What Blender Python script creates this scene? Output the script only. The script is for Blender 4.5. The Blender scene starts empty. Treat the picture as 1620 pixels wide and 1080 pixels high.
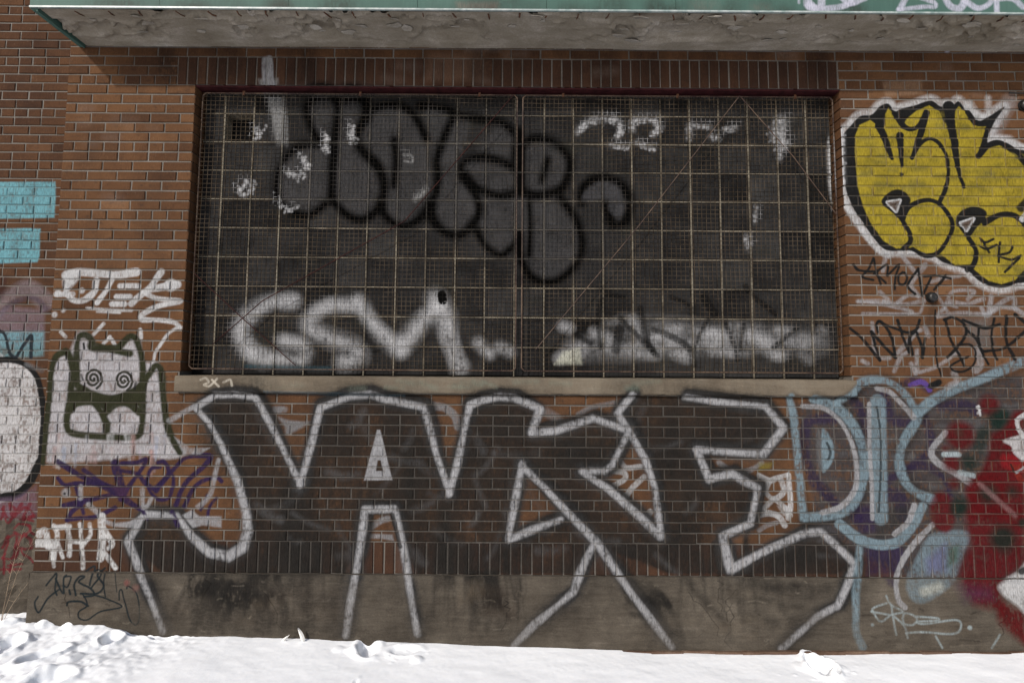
import bpy, math, random
import numpy as np
from mathutils import Vector, Matrix
random.seed(7)
RNG = np.random.default_rng(11)
scene = bpy.context.scene
COL = scene.collection

# ------------------------------------------------------------------ camera
CAM_F, CAM_D, CAM_H, CAM_PITCH, CAM_ROLL = 845.5, 3.525, 1.7376, 0.07467, 0.0071
cam_data = bpy.data.cameras.new('camera')
cam_data.sensor_width = 36.0
cam_data.lens = CAM_F / 1620.0 * 36.0
cam_data.clip_start = 0.05
cam_data.clip_end = 500.0
cam = bpy.data.objects.new('camera', cam_data)
COL.objects.link(cam)
cam.matrix_world = (Matrix.Translation((0, -CAM_D, CAM_H)) @ Matrix.Rotation(math.pi / 2 + CAM_PITCH, 4, 'X')
                    @ Matrix.Rotation(CAM_ROLL, 4, 'Z'))
scene.camera = cam

# ------------------------------------------------------------------ light
SUN_DIR = Vector((0.27, 0.375, -0.285)).normalized()      # direction the light travels
elev = math.asin(-SUN_DIR.z)
azim = math.atan2(-SUN_DIR.x, -SUN_DIR.y)                 # where the sun stands, clockwise from +Y
world = bpy.data.worlds.new('World')
scene.world = world
world.use_nodes = True
wn = world.node_tree
sky = wn.nodes.new('ShaderNodeTexSky')
sky.sky_type = 'NISHITA'
sky.sun_disc = False
sky.sun_elevation = elev
sky.sun_rotation = azim
sky.air_density = 1.0
sky.dust_density = 2.5
wn.nodes['Background'].inputs['Strength'].default_value = 0.10
wn.links.new(sky.outputs[0], wn.nodes['Background'].inputs['Color'])
sun_data = bpy.data.lights.new('sun', 'SUN')
sun_data.energy = 2.6
sun_data.angle = math.radians(1.6)
sun_data.color = (1.0, 0.965, 0.92)
sun = bpy.data.objects.new('sun', sun_data)
sun.rotation_euler = SUN_DIR.to_track_quat('-Z', 'Y').to_euler()
sun.location = (-4, -6, 7)
COL.objects.link(sun)
scene.view_settings.view_transform = 'Standard'
scene.view_settings.look = 'None'
scene.view_settings.exposure = 0.46
scene.view_settings.gamma = 1.0

# ------------------------------------------------------------------ helpers: place on a plane, objects
def at(px, py, Y=0.0):
    """point of the plane y = Y that the photograph shows at (px, py): returns world x, z"""
    u0, v0 = px - 810.0, py - 540.0
    cr, sr = math.cos(CAM_ROLL), math.sin(CAM_ROLL)
    u, v = u0 * cr + v0 * sr, -u0 * sr + v0 * cr
    dy = CAM_F * math.cos(CAM_PITCH) + v * math.sin(CAM_PITCH)
    dz = CAM_F * math.sin(CAM_PITCH) - v * math.cos(CAM_PITCH)
    t = (Y + CAM_D) / dy
    return u * t, CAM_H + dz * t

def link(name, mesh, mat=None, parent=None):
    o = bpy.data.objects.new(name, mesh)
    COL.objects.link(o)
    if mat is not None and mesh is not None and not mesh.materials:
        mesh.materials.append(mat)
    if parent is not None:
        o.parent = parent
    return o

def tag(o, label=None, cat=None, group=None, kind=None):
    if label: o['label'] = label
    if cat: o['category'] = cat
    if group: o['group'] = group
    if kind: o['kind'] = kind
    return o

def empty(name, loc=(0, 0, 0)):
    o = bpy.data.objects.new(name, None)
    o.location = loc
    o.empty_display_size = 0.2
    COL.objects.link(o)
    return o

class MB:
    """collects geometry for one mesh"""
    def __init__(s):
        s.v, s.f, s.t = [], [], []
    def add(s, verts, faces, tint=None):
        b = len(s.v)
        s.v.extend(verts)
        s.f.extend([tuple(i + b for i in f) for f in faces])
        if tint is not None:
            s.t.extend([tint] * len(verts))
    def box(s, x0, x1, y0, y1, z0, z1):
        s.add([(x0, y0, z0), (x1, y0, z0), (x1, y1, z0), (x0, y1, z0), (x0, y0, z1), (x1, y0, z1), (x1, y1, z1), (x0, y1, z1)],
              [(0, 1, 5, 4), (1, 2, 6, 5), (2, 3, 7, 6), (3, 0, 4, 7), (4, 5, 6, 7), (3, 2, 1, 0)])
    def rod(s, a, b, r, n=5, r2=None, caps=True):
        a, b = Vector(a), Vector(b)
        d = (b - a)
        if d.length < 1e-6: return
        d.normalize()
        u = d.orthogonal().normalized(); w = d.cross(u)
        r2 = r if r2 is None else r2
        vs = []
        for k in range(n):
            c = math.cos(2 * math.pi * k / n) * u + math.sin(2 * math.pi * k / n) * w
            vs.append(tuple(a + c * r))
        for k in range(n):
            c = math.cos(2 * math.pi * k / n) * u + math.sin(2 * math.pi * k / n) * w
            vs.append(tuple(b + c * r2))
        fs = [(k, (k + 1) % n, n + (k + 1) % n, n + k) for k in range(n)]
        if caps:
            fs += [tuple(reversed(range(n))), tuple(range(n, 2 * n))]
        s.add(vs, fs)
    def path(s, pts, r, n=5):
        for a, b in zip(pts[:-1], pts[1:]):
            s.rod(a, b, r, n)
    def mesh(s, name, smooth=False):
        m = bpy.data.meshes.new(name)
        m.from_pydata(s.v, [], s.f)
        if s.t:
            at_ = m.attributes.new('tint', 'FLOAT', 'POINT')
            at_.data.foreach_set('value', s.t)
        if smooth:
            m.polygons.foreach_set('use_smooth', [True] * len(m.polygons))
        m.update()
        return m
    def build(s, name, mat, parent=None, smooth=False):
        return link(name, s.mesh(name, smooth), mat, parent)

def vnoise(h, w, cell, seed, cellx=None):
    """smooth value noise, 0..1"""
    cellx = cellx or cell
    r = np.random.default_rng(seed)
    gh, gw = int(h / cell) + 3, int(w / cellx) + 3
    g = r.random((gh, gw)).astype(np.float32)
    y = np.arange(h) / cell; x = np.arange(w) / cellx
    yi = y.astype(int); xi = x.astype(int)
    fy = (y - yi).astype(np.float32); fx = (x - xi).astype(np.float32)
    fy = fy * fy * (3 - 2 * fy); fx = fx * fx * (3 - 2 * fx)
    a = g[yi][:, xi] * (1 - fx) + g[yi][:, xi + 1] * fx
    b = g[yi + 1][:, xi] * (1 - fx) + g[yi + 1][:, xi + 1] * fx
    return a * (1 - fy)[:, None] + b * fy[:, None]

# ------------------------------------------------------------------ main measures (metres)
ROW = 0.0677; BRK = 0.203; JOINT = 0.0095
Z_PL = 0.50                    # top of the concrete plinth
Z0 = Z_PL + 3 * ROW            # first stretcher course
X_L = -3.065                   # left edge of the main wall
X_R = 5.2
WX0, WX1 = -2.176, 2.229       # window opening
Z_SB, Z_ST = Z0 + 14 * ROW, 1.768
Z_LIN = Z0 + 45 * ROW          # underside of the soldier lintel
Z_SOF = Z0 + 49 * ROW + 0.006
Y_GR, Y_PN, Y_BACK = 0.045, 0.112, 0.37
CAN_D = 0.375; CAN_X0 = -3.0

# ------------------------------------------------------------------ sprayed paint, drawn stroke by stroke in wall metres
RES = 0.0029
PX0, PX1, PZ0, PZ1 = -4.2, 3.75, -0.1, 4.75
PW, PH = int((PX1 - PX0) / RES), int((PZ1 - PZ0) / RES)
C_RGB = np.zeros((PH, PW, 3), np.float32)
C_A = np.zeros((PH, PW), np.float32)
G1 = vnoise(PH, PW, 5, 1); G2 = vnoise(PH, PW, 26, 2); G3 = vnoise(PH, PW, 90, 3)
G4 = vnoise(PH, PW, 14, 4, 3)
GRAIN = np.clip(0.40 * G1 + 0.22 * G2 + 0.38 * G4, 0, 1)
ORI = {'f': (0, 0, 1.0), 'WA': (290, 120, 3.0), 'WB': (800, 120, 3.0), 'WC': (290, 420, 3.0), 'WD': (800, 420, 3.0),
       'RT': (1330, 380, 4.5), 'LT': (50, 680, 4.91), 'RS': (1400, 580, 2.513)}
for r_, y_ in enumerate((0, 270, 540, 800)):
    for c_, x_ in enumerate((0, 400, 800, 1200)):
        ORI['%d%d' % (r_, c_)] = (x_, y_, 3.857)
PLANE = [0.0]

def cpts(pts, o):
    ox, oy, sc = ORI[o]
    out = []
    for p in pts:
        x, z = at(ox + p[0] / sc, oy + p[1] / sc, PLANE[0])
        out.append(((x - PX0) / RES, (z - PZ0) / RES))
    return np.array(out, np.float32)

def smooth(P, n=6, closed=False):
    if len(P) < 3: return P
    Q = np.vstack([P[-1:], P, P[:2]]) if closed else np.vstack([2 * P[:1] - P[1:2], P, 2 * P[-1:] - P[-2:-1]])
    out = []
    for i in range(1, len(Q) - 2):
        p0, p1, p2, p3 = Q[i - 1:i + 3]
        for k in range(n):
            t = k / n
            out.append(0.5 * (2 * p1 + (p2 - p0) * t + (2 * p0 - 5 * p1 + 4 * p2 - p3) * t * t + (3 * p1 - p0 - 3 * p2 + p3) * t ** 3))
    if not closed: out.append(Q[-2])
    return np.array(out, np.float32)

PXM = 0.00417 / RES            # photo pixel in canvas pixels

def bbox(P, pad):
    x0 = max(int(P[:, 0].min() - pad), 0); x1 = min(int(P[:, 0].max() + pad) + 2, PW)
    y0 = max(int(P[:, 1].min() - pad), 0); y1 = min(int(P[:, 1].max() + pad) + 2, PH)
    return x0, x1, y0, y1

def lay(x0, x1, y0, y1, cov, col, alpha, grain):
    g = GRAIN[y0:y1, x0:x1]
    if sum(col) < 0.06 and alpha > 0.8: grain, alpha = grain * 0.25, min(1.0, alpha * 1.08)     # black covers well
    a = cov * alpha * (1 - 0.75 * grain * np.clip((0.52 - g) * 3.0, 0, 1))
    col = np.array(col, np.float32)
    var = (0.88 + 0.24 * G2[y0:y1, x0:x1])[..., None]
    A = C_A[y0:y1, x0:x1]
    na = a + A * (1 - a)
    rgb = (col * var * a[..., None] + C_RGB[y0:y1, x0:x1] * (A * (1 - a))[..., None]) / np.maximum(na, 1e-4)[..., None]
    C_RGB[y0:y1, x0:x1] = np.where((na > 1e-4)[..., None], rgb, C_RGB[y0:y1, x0:x1])
    C_A[y0:y1, x0:x1] = na

def dist_field(P, x0, x1, y0, y1, wid=None, closed=False):
    h, w = y1 - y0, x1 - x0
    D = np.full((h, w), 1e6, np.float32)
    n = len(P)
    segs = n if closed else n - 1
    for i in range(max(segs, 1)):
        a = P[i]; b = P[(i + 1) % n]
        wa = wid[i] if wid is not None else 0; wb = wid[(i + 1) % n] if wid is not None else 0
        m = 60 + max(wa, wb)
        sx0 = max(int(min(a[0], b[0]) - m), x0); sx1 = min(int(max(a[0], b[0]) + m) + 1, x1)
        sy0 = max(int(min(a[1], b[1]) - m), y0); sy1 = min(int(max(a[1], b[1]) + m) + 1, y1)
        if sx1 <= sx0 or sy1 <= sy0: continue
        xx = np.arange(sx0, sx1, dtype=np.float32)[None, :] - a[0]
        yy = np.arange(sy0, sy1, dtype=np.float32)[:, None] - a[1]
        d = b - a; L = float(d @ d)
        t = np.clip((xx * d[0] + yy * d[1]) / L, 0, 1) if L > 1e-6 else np.zeros((sy1 - sy0, sx1 - sx0), np.float32)
        q = np.sqrt((xx - t * d[0]) ** 2 + (yy - t * d[1]) ** 2) - (wa + (wb - wa) * t)
        v = D[sy0 - y0:sy1 - y0, sx0 - x0:sx1 - x0]
        np.minimum(v, q, out=v)
    return D

def stroke(o, pts, w, col, alpha=0.92, soft=2.0, sm=True, taper=None, grain=0.5, closed=False, wob=0.1):
    P = cpts(pts, o)
    if sm: P = smooth(P, 6, closed)
    if wob and not closed and w > 4.5 and len(P) > 2:                    # a hand-held can: the line wanders and swells
        Q = [P[0]]
        for a, b in zip(P[:-1], P[1:]):
            k = max(int(np.hypot(*(b - a)) / 14), 1)
            Q += [a + (b - a) * (j / k) for j in range(1, k + 1)]
        P = np.array(Q, np.float32); m = len(P)
        t_ = np.arange(m)
        nz = lambda: np.interp(t_, np.arange(0, m + 6, 5), RNG.normal(0, 1, len(np.arange(0, m + 6, 5))))
        P[:, 0] += nz() * 1.1; P[:, 1] += nz() * 1.1
        tp = np.ones(m) if taper is None else np.interp(np.linspace(0, 1, m), np.linspace(0, 1, len(taper)), taper)
        taper = tp * np.clip(1 + wob * nz(), 0.6, 1.5)
    w = w * PXM / 2; s = soft * PXM / 2
    n = len(P)
    if taper is None: wid = np.full(n, w)
    else: wid = w * np.interp(np.linspace(0, 1, n), np.linspace(0, 1, len(taper)), taper)
    x0, x1, y0, y1 = bbox(P, w + s + 3)
    if x1 <= x0 or y1 <= y0: return
    D = dist_field(P, x0, x1, y0, y1, wid, closed)
    lay(x0, x1, y0, y1, np.clip(0.5 - D / (2 * s), 0, 1), col, alpha, grain)

def inside(P, x0, x1, y0, y1):
    M = np.zeros((y1 - y0, x1 - x0), bool)
    yy = np.arange(y0, y1, dtype=np.float32) + 0.37
    xx = np.arange(x0, x1, dtype=np.float32)
    n = len(P)
    for i in range(n):
        a = P[i]; b = P[(i + 1) % n]
        if a[1] == b[1]: continue
        hit = ((a[1] > yy) != (b[1] > yy))
        xi = (b[0] - a[0]) * (yy - a[1]) / (b[1] - a[1]) + a[0]
        M ^= (hit[:, None] & (xx[None, :] < xi[:, None]))
    return M

def fill(o, pts, col, alpha=0.9, soft=2.0, sm=False, grain=0.5, holes=(), streak=0):
    P = cpts(pts, o)
    if sm: P = smooth(P, 6, True)
    s = max(soft * PXM / 2, 0.6)
    x0, x1, y0, y1 = bbox(P, s + 3)
    if x1 <= x0 or y1 <= y0: return
    M = inside(P, x0, x1, y0, y1)
    D = dist_field(P, x0, x1, y0, y1, None, True)
    for hp in holes:
        H = cpts(hp, o)
        M &= ~inside(H, x0, x1, y0, y1)
        D = np.minimum(D, dist_field(H, x0, x1, y0, y1, None, True))
    sd = np.where(M, -D, D)
    cov = np.clip(0.5 - sd / (2 * s), 0, 1)
    if streak:
        cov = cov * (1 - streak * (0.55 * vnoise(y1 - y0, x1 - x0, 60, 77, 12) + 0.75 * vnoise(y1 - y0, x1 - x0, 70, 78, 110)))
    lay(x0, x1, y0, y1, cov, col, alpha, grain)

def dot(o, x, y, r, col, alpha=0.92, soft=2.5, grain=0.4):
    stroke(o, [(x, y), (x + 0.5, y)], 2 * r / ORI[o][2], col, alpha, soft, False, None, grain)

def speckle(o, p, w, col, a=0.8):
    P = np.array(p, float); sc = ORI[o][2]
    L = sum(np.hypot(*(P[i + 1] - P[i])) for i in range(len(P) - 1)) / sc
    for i in range(int(L * w * 0.10) + 10):
        k = random.randrange(len(P) - 1); t_ = random.random()
        x, y = P[k] + (P[k + 1] - P[k]) * t_
        x += random.gauss(0, w * sc * 0.30); y += random.gauss(0, w * sc * 0.30)
        stroke(o, [(x, y), (x + random.uniform(-6, 6), y + random.uniform(-6, 6))], random.uniform(1.5, 5), col, a * random.uniform(0.4, 1.0), 2.5, False, None, 0.8)

SIL = (0.215, 0.215, 0.225); WHT = (0.34, 0.34, 0.345); BLK = (0.009, 0.009, 0.009); DRK = (0.013, 0.012, 0.011)
YEL = (0.225, 0.172, 0.018); CYA = (0.10, 0.235, 0.27); LBL = (0.125, 0.172, 0.20); PUR = (0.018, 0.011, 0.036)
RED = (0.060, 0.004, 0.005); GRN = (0.006, 0.014, 0.011); OLV = (0.020, 0.021, 0.011); GRY = (0.085, 0.085, 0.088)

# ---- painted canopy shade, dark strokes, wash-off and faded paint with outlines of their own on the main wall
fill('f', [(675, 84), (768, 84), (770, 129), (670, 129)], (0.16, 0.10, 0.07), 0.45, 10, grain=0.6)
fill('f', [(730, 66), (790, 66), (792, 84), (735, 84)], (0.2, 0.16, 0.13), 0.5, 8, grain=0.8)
fill('f', [(180, 96), (290, 88), (300, 132), (196, 134)], (0.06, 0.03, 0.02), 0.4, 14)  # left end of the canopy's shadow, darkened into the brick colour
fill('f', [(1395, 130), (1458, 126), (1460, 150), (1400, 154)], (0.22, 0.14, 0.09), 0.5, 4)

for i in range(110):            # dark upright strokes over the lintel courses
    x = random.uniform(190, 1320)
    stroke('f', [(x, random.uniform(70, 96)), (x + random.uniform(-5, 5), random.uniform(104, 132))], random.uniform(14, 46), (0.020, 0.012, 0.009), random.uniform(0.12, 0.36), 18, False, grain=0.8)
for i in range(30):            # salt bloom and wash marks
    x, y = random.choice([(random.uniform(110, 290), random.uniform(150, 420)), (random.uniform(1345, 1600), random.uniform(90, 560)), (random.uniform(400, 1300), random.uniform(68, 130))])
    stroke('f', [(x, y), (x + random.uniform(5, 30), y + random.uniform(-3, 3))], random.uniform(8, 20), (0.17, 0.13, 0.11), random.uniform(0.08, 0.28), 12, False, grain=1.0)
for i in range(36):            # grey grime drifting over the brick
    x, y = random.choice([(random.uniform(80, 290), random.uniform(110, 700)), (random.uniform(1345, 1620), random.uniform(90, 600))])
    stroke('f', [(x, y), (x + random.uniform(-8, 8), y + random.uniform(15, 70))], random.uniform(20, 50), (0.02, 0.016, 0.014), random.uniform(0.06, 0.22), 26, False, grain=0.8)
# ---- old white sketch under the big piece
for p in ([(120, 400), (200, 400), (200, 430), (130, 440)], [(150, 460), (210, 480), (300, 490), (350, 495), (210, 570), (190, 520)]):
    fill('21', p, SIL, 0.85, 4, True)
stroke('21', [(1070, 390), (1170, 410), (1230, 460), (1250, 520)], 12, SIL, 0.8, 3)
stroke('22', [(440, 450), (520, 400), (660, 375)], 9, SIL, 0.7, 3)
stroke('22', [(240, 430), (320, 480)], 14, SIL, 0.5, 6)
stroke('22', [(700, 730), (740, 770), (820, 765)], 8, WHT, 0.8, 2)
stroke('22', [(650, 790), (720, 800), (720, 840), (640, 890)], 8, WHT, 0.8, 2)
stroke('22', [(840, 820), (770, 900), (720, 950)], 9, WHT, 0.8, 2)
stroke('22', [(880, 1040), (850, 1078)], 10, WHT, 0.8, 2)
stroke('22', [(1390, 800), (1480, 790), (1560, 740)], 8, SIL, 0.7, 3)
stroke('22', [(1300, 740), (1340, 770)], 9, SIL, 0.7, 3)
fill('23', [(0, 740), (90, 740), (60, 780), (0, 790)], (0.22, 0.2, 0.02), 0.5, 6)
for p in ([(0, 820), (60, 850), (110, 830), (180, 810)], [(60, 850), (40, 920), (90, 960), (150, 920), (140, 850)], [(90, 960), (20, 1030)],
          [(100, 960), (160, 1010), (185, 1060)], [(180, 810), (190, 1000), (180, 1078)], [(0, 1060), (60, 1040), (120, 1070)]):
    stroke('23', p, 8, WHT, 0.85, 2)
stroke('33', [(0, 60), (60, 50), (120, 70), (160, 120)], 9, WHT, 0.8, 2)
stroke('33', [(0, 150), (50, 120), (110, 105)], 7, SIL, 0.7, 2)
fill('33', [(110, 0), (190, 0), (190, 70), (150, 60)], WHT, 0.7, 3)
stroke('31', [(710, 140), (760, 100), (820, 80)], 10, SIL, 0.8, 3)
fill('31', [(700, 170), (850, 175), (860, 215), (780, 200), (705, 200)], SIL, 0.8, 3)

# ---- the big dark lettering: fill
BODY = [(311, 648), (340, 628), (405, 628), (475, 770), (506, 644), (553, 628), (587, 624), (612, 632), (670, 644), (711, 784), (742, 641),
        (763, 633), (815, 627), (852, 646), (839, 689), (878, 684), (937, 662), (992, 681), (976, 654), (997, 626), (1083, 626), (1210, 644),
        (1239, 677), (1208, 721), (1101, 711), (1121, 760), (1158, 750), (1199, 771), (1186, 828), (1142, 847), (1155, 904), (1220, 867),
        (1296, 839), (1353, 891), (1324, 958), (1291, 976), (1234, 1026), (1059, 1026), (945, 862), (937, 865), (906, 935), (815, 1020),
        (659, 1005), (633, 852), (623, 804), (576, 805), (568, 865), (545, 1005), (259, 1000), (197, 857), (228, 813), (280, 815), (303, 849),
        (329, 875), (360, 883), (386, 865), (391, 826), (376, 760)]
HOLES = [[(825, 732), (802, 857), (885, 821), (904, 817), (841, 752)], [(992, 685), (966, 737), (955, 745), (917, 745), (1044, 852), (1041, 800), (1020, 727)]]
# only the brickwork takes the even fill; the plinth below is hatched loosely
UP = [(x, min(y, 909)) for x, y in BODY]
fill('f', UP, DRK, 0.92, 6, grain=0.7, holes=HOLES, streak=0.22)
for x, y, rx, ry, a in ((440, 900, 70, 30, .5), (460, 820, 26, 60, .6), (350, 690, 40, 50, .5), (540, 690, 30, 40, .5), (620, 690, 25, 50, .5),
                        (705, 860, 18, 60, .8), (650, 760, 20, 60, .6), (800, 680, 40, 30, .5), (920, 720, 50, 30, .55), (1060, 700, 26, 60, .6),
                        (1070, 840, 40, 30, .55), (1150, 680, 60, 30, .4), (1260, 880, 40, 24, .65), (300, 890, 60, 20, .5), (760, 760, 20, 60, .5),
                        (480, 860, 30, 60, .5), (990, 880, 30, 30, .5), (1090, 780, 20, 60, .5)):
    th = np.linspace(0, 2 * np.pi, 14)[:-1]
    fill('f', [(x + rx * math.cos(t), y + ry * math.sin(t)) for t in th], DRK, min(a * 1.35, 0.95), 34, True, 0.6)
for i in range(70):            # dry spray hatching inside the letters
    x, y = random.uniform(330, 1230), random.uniform(650, 890)
    X, Z = x, y
    if inside(cpts(UP, 'f'), *(lambda q: (int(q[0]), int(q[0]) + 1, int(q[1]), int(q[1]) + 1))(cpts([(x, y)], 'f')[0]))[0, 0]:
        a = random.uniform(-1.2, 1.2); L = random.uniform(10, 34)
        stroke('f', [(x, y), (x + L * math.cos(a), y + L * math.sin(a) + 4), (x + 2 * L * math.cos(a), y + 2 * L * math.sin(a))],
               random.uniform(5, 13), random.choice([GRY, GRY, DRK]), random.uniform(0.12, 0.4), 8, grain=0.9)
# plinth hatching
for i in range(75):            # fan of dark dust left of the A
    t = random.random(); a = random.uniform(0.5, 2.6)
    x0 = random.uniform(300, 470); y0 = random.uniform(908, 930)
    L = random.uniform(25, 85)
    stroke('f', [(x0, y0), (x0 + (t - 0.5) * 90, min(y0 + L, 1000))], random.uniform(4, 13), DRK, random.uniform(0.35, 0.75), 7, False, grain=0.8)
stroke('f', [(270, 990), (400, 992), (540, 998)], 26, DRK, 0.5, 18)
stroke('f', [(478, 905), (490, 960), (485, 1000)], 22, DRK, 0.6, 14)
stroke('f', [(540, 910), (530, 990)], 26, DRK, 0.55, 16)
for i in range(26):
    x0 = random.uniform(735, 790); L = random.uniform(30, 90)
    stroke('f', [(x0, 908), (x0 + random.uniform(0, 22), 908 + L)], random.uniform(5, 12), DRK, random.uniform(0.35, 0.7), 7, False, grain=0.7)
for i in range(26):            # feathery arcs right of the K leg
    x0 = random.uniform(985, 1050); y0 = 905 + (x0 - 985) * 0.5 + random.uniform(0, 60)
    stroke('f', [(x0, y0), (x0 + 16, y0 + 4), (x0 + 28, y0 + 20)], random.uniform(5, 10), DRK, random.uniform(0.4, 0.8), 5, grain=0.6)
stroke('f', [(1085, 915), (1110, 945), (1148, 985), (1155, 1010)], 12, DRK, 0.7, 9)
stroke('f', [(1060, 1000), (1075, 1010)], 14, DRK, 0.6, 9)
stroke('f', [(1068, 975), (1078, 1018)], 12, DRK, 0.6, 8)
stroke('f', [(1150, 930), (1162, 945), (1180, 950)], 14, DRK, 0.6, 9)
for i in range(18):
    y0 = random.uniform(915, 1005)
    x0 = random.uniform(1165, 1290)
    stroke('f', [(x0, y0), (x0 + random.uniform(14, 50), y0 + random.uniform(-4, 6))], random.uniform(6, 18), DRK, random.uniform(0.35, 0.7), 10, False, grain=0.6)

for i in range(230):           # scrapes, pits and damp marks in the concrete
    x, y = random.uniform(60, 1620), random.uniform(912, 1022)
    L = random.choice([random.uniform(2, 8), random.uniform(6, 30)])
    stroke('f', [(x, y), (x + L * 0.5, y + random.uniform(-2, 2)), (x + L, y + random.uniform(-3, 3))], random.uniform(1.2, 3.0), random.choice([(0.15, 0.13, 0.105), (0.11, 0.095, 0.075), (0.012, 0.01, 0.009), (0.02, 0.016, 0.013)]), random.uniform(0.25, 0.7), 1.5, grain=0.8)
for i in range(60):
    x, y = random.uniform(60, 1620), random.uniform(930, 1025)
    stroke('f', [(x, y), (x + random.uniform(10, 50), y + random.uniform(-4, 4))], random.uniform(8, 24), random.choice([DRK, (0.03, 0.02, 0.014), (0.09, 0.07, 0.05)]), random.uniform(0.12, 0.4), 14, False, grain=0.9)
for i in range(9):             # hairline cracks
    x, y = random.uniform(80, 1600), random.uniform(915, 960); pts = [(x, y)]
    for k in range(7): pts.append((pts[-1][0] + random.uniform(-9, 12), pts[-1][1] + random.uniform(3, 14)))
    stroke('f', pts, 1.5, (0.008, 0.007, 0.006), 0.7, 1, False, grain=0.4)
for i in range(70):
    x = random.choice([random.uniform(400, 545), random.uniform(665, 830), random.uniform(1065, 1230)])
    y0 = random.uniform(840, 915); L = random.uniform(40, 110)
    stroke('f', [(x, y0), (x + random.uniform(-8, 14), min(y0 + L, 1012))], random.uniform(3, 11), DRK, random.uniform(0.25, 0.7), 6, False, (1, 1, 0.4), 0.9)
# ---- the big dark lettering: black shade then silver outline
LINES = [[(397, 627), (373, 624), (340, 626), (309, 646), (329, 668), (352, 712), (376, 760), (389, 815), (391, 840), (384, 866), (360, 881), (329, 875), (303, 849), (280, 815), (228, 813), (201, 857), (230, 925), (259, 996)],
         [(405, 630), (440, 697), (474, 766)], [(474, 768), (490, 712), (506, 645), (553, 627), (587, 624), (612, 633), (670, 645), (690, 717), (711, 780)],
         [(711, 782), (727, 710), (743, 641), (763, 633), (790, 628), (815, 630), (853, 648), (840, 686), (878, 682), (920, 668), (938, 662), (993, 682)],
         [(998, 626), (977, 654), (997, 685), (1020, 727), (1036, 773), (1042, 820), (1044, 848), (1012, 817), (960, 772), (919, 746), (955, 746), (968, 737), (993, 685)],
         [(825, 734), (814, 799), (804, 855), (850, 835), (886, 821)], [(825, 736), (842, 753), (904, 817), (945, 862), (981, 914), (1020, 966), (1062, 1024)],
         [(940, 862), (925, 891), (907, 935), (844, 987), (812, 1020)],
         [(1083, 628), (1137, 636), (1210, 644), (1238, 677), (1207, 719), (1101, 712), (1121, 758), (1158, 750), (1198, 772), (1187, 828), (1143, 848), (1156, 902), (1220, 867), (1274, 842), (1298, 840), (1352, 892), (1324, 957), (1291, 974), (1234, 1024)],
         [(546, 1004), (560, 920), (569, 865), (577, 806), (623, 805), (634, 852), (648, 930), (660, 1002)]]
for l in LINES:
    n = [(x + 3, y - 3) for x, y in l]
    stroke('f', n, 24, BLK, 0.90, 8, False, grain=0.35, wob=0.16)
    stroke('f', n, 58, DRK, 0.42, 34, False, grain=0.6, wob=0.2)
for l in LINES:
    stroke('f', l, 20, SIL, 0.08, 14, False, grain=0.8, wob=0.2)
    stroke('f', l, 10.2, SIL, 0.82, 4.5, False, (0.85, 1, 1.05, 1, 0.8), 1.0, wob=0.2)
    stroke('f', l, 7, (0.26, 0.26, 0.27), 0.6, 5, False, None, 1.0, wob=0.38)
fill('f', [(596, 680), (601, 680), (620, 759), (575, 760)], SIL, 0.95, 2, holes=[[(597, 728), (602, 728), (605, 745), (594, 745)]])
stroke('21', [(700, 60), (840, 40)], 5, BLK, 0.8, 2)
stroke('31', [(850, 60), (880, 200), (900, 250)], 6, BLK, 0.8, 2)

# ---- pale blue, violet and grey piece on the right
fill('f', [(1262, 640), (1345, 622), (1372, 600), (1450, 640), (1520, 610), (1620, 590), (1620, 930), (1480, 905), (1420, 912), (1370, 880), (1290, 830)],
     (0.034, 0.032, 0.034), 0.90, 10, grain=0.6)
for i in range(60):
    x, y = random.uniform(1290, 1600), random.uniform(640, 880)
    stroke('f', [(x, y), (x + random.uniform(12, 40), y + random.uniform(-3, 3))], random.uniform(4, 9), random.choice([GRY, GRY, (0.02, 0.02, 0.025)]), random.uniform(0.15, 0.45), 6, False, grain=0.9)
for p, w in (([(450, 470), (310, 490), (280, 620), (310, 800), (400, 920), (470, 1000)], 17), ([(560, 340), (620, 420), (640, 560), (630, 640)], 14),
             ([(770, 330), (800, 430), (820, 480), (930, 500)], 14), ([(1010, 480), (1060, 640), (960, 740), (870, 800), (790, 850)], 12),
             ([(890, 770), (1040, 770), (1140, 850), (1160, 960)], 13), ([(600, 920), (580, 1000), (600, 1078)], 20), ([(1100, 400), (1250, 390), (1330, 420)], 16),
             ([(790, 940), (860, 960), (880, 1060)], 20), ([(860, 270), (960, 240), (1040, 300)], 12)):
    stroke('23', p, w, (0.020, 0.014, 0.032), 0.8, 6, grain=0.8)
stroke('23', [(930, 265), (1000, 255), (1040, 300)], 8, (0.07, 0.04, 0.17), 0.9, 2)
fill('33', [(650, 260), (860, 240), (900, 300), (840, 420), (660, 425)], PUR, 0.7, 10)
fill('33', [(560, 0), (700, 0), (720, 160), (620, 170)], PUR, 0.7, 10)
fill('33', [(760, 430), (840, 440), (830, 500), (780, 480)], PUR, 0.7, 6)
fill('33', [(860, 0), (960, 0), (900, 100), (820, 150), (760, 220), (700, 200), (740, 60)], (0.02, 0.02, 0.02), 0.7, 10)
BLU = [([(185, 335), (215, 470), (240, 700), (270, 1078)], 13), ([(330, 350), (470, 400), (580, 520), (645, 700), (640, 850), (590, 980), (500, 1050), (280, 1070)], 15),
       ([(470, 380), (560, 320), (650, 245), (770, 240), (880, 310), (950, 410), (970, 470), (890, 600), (855, 740), (890, 860), (960, 920), (1060, 965)], 14),
       ([(960, 440), (1060, 360), (1200, 290), (1400, 220), (1620, 125)], 16)]
for p, w in BLU:
    stroke('23', [(x + 10, y + 8) for x, y in p], w + 9, DRK, 0.5, 6)
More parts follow.
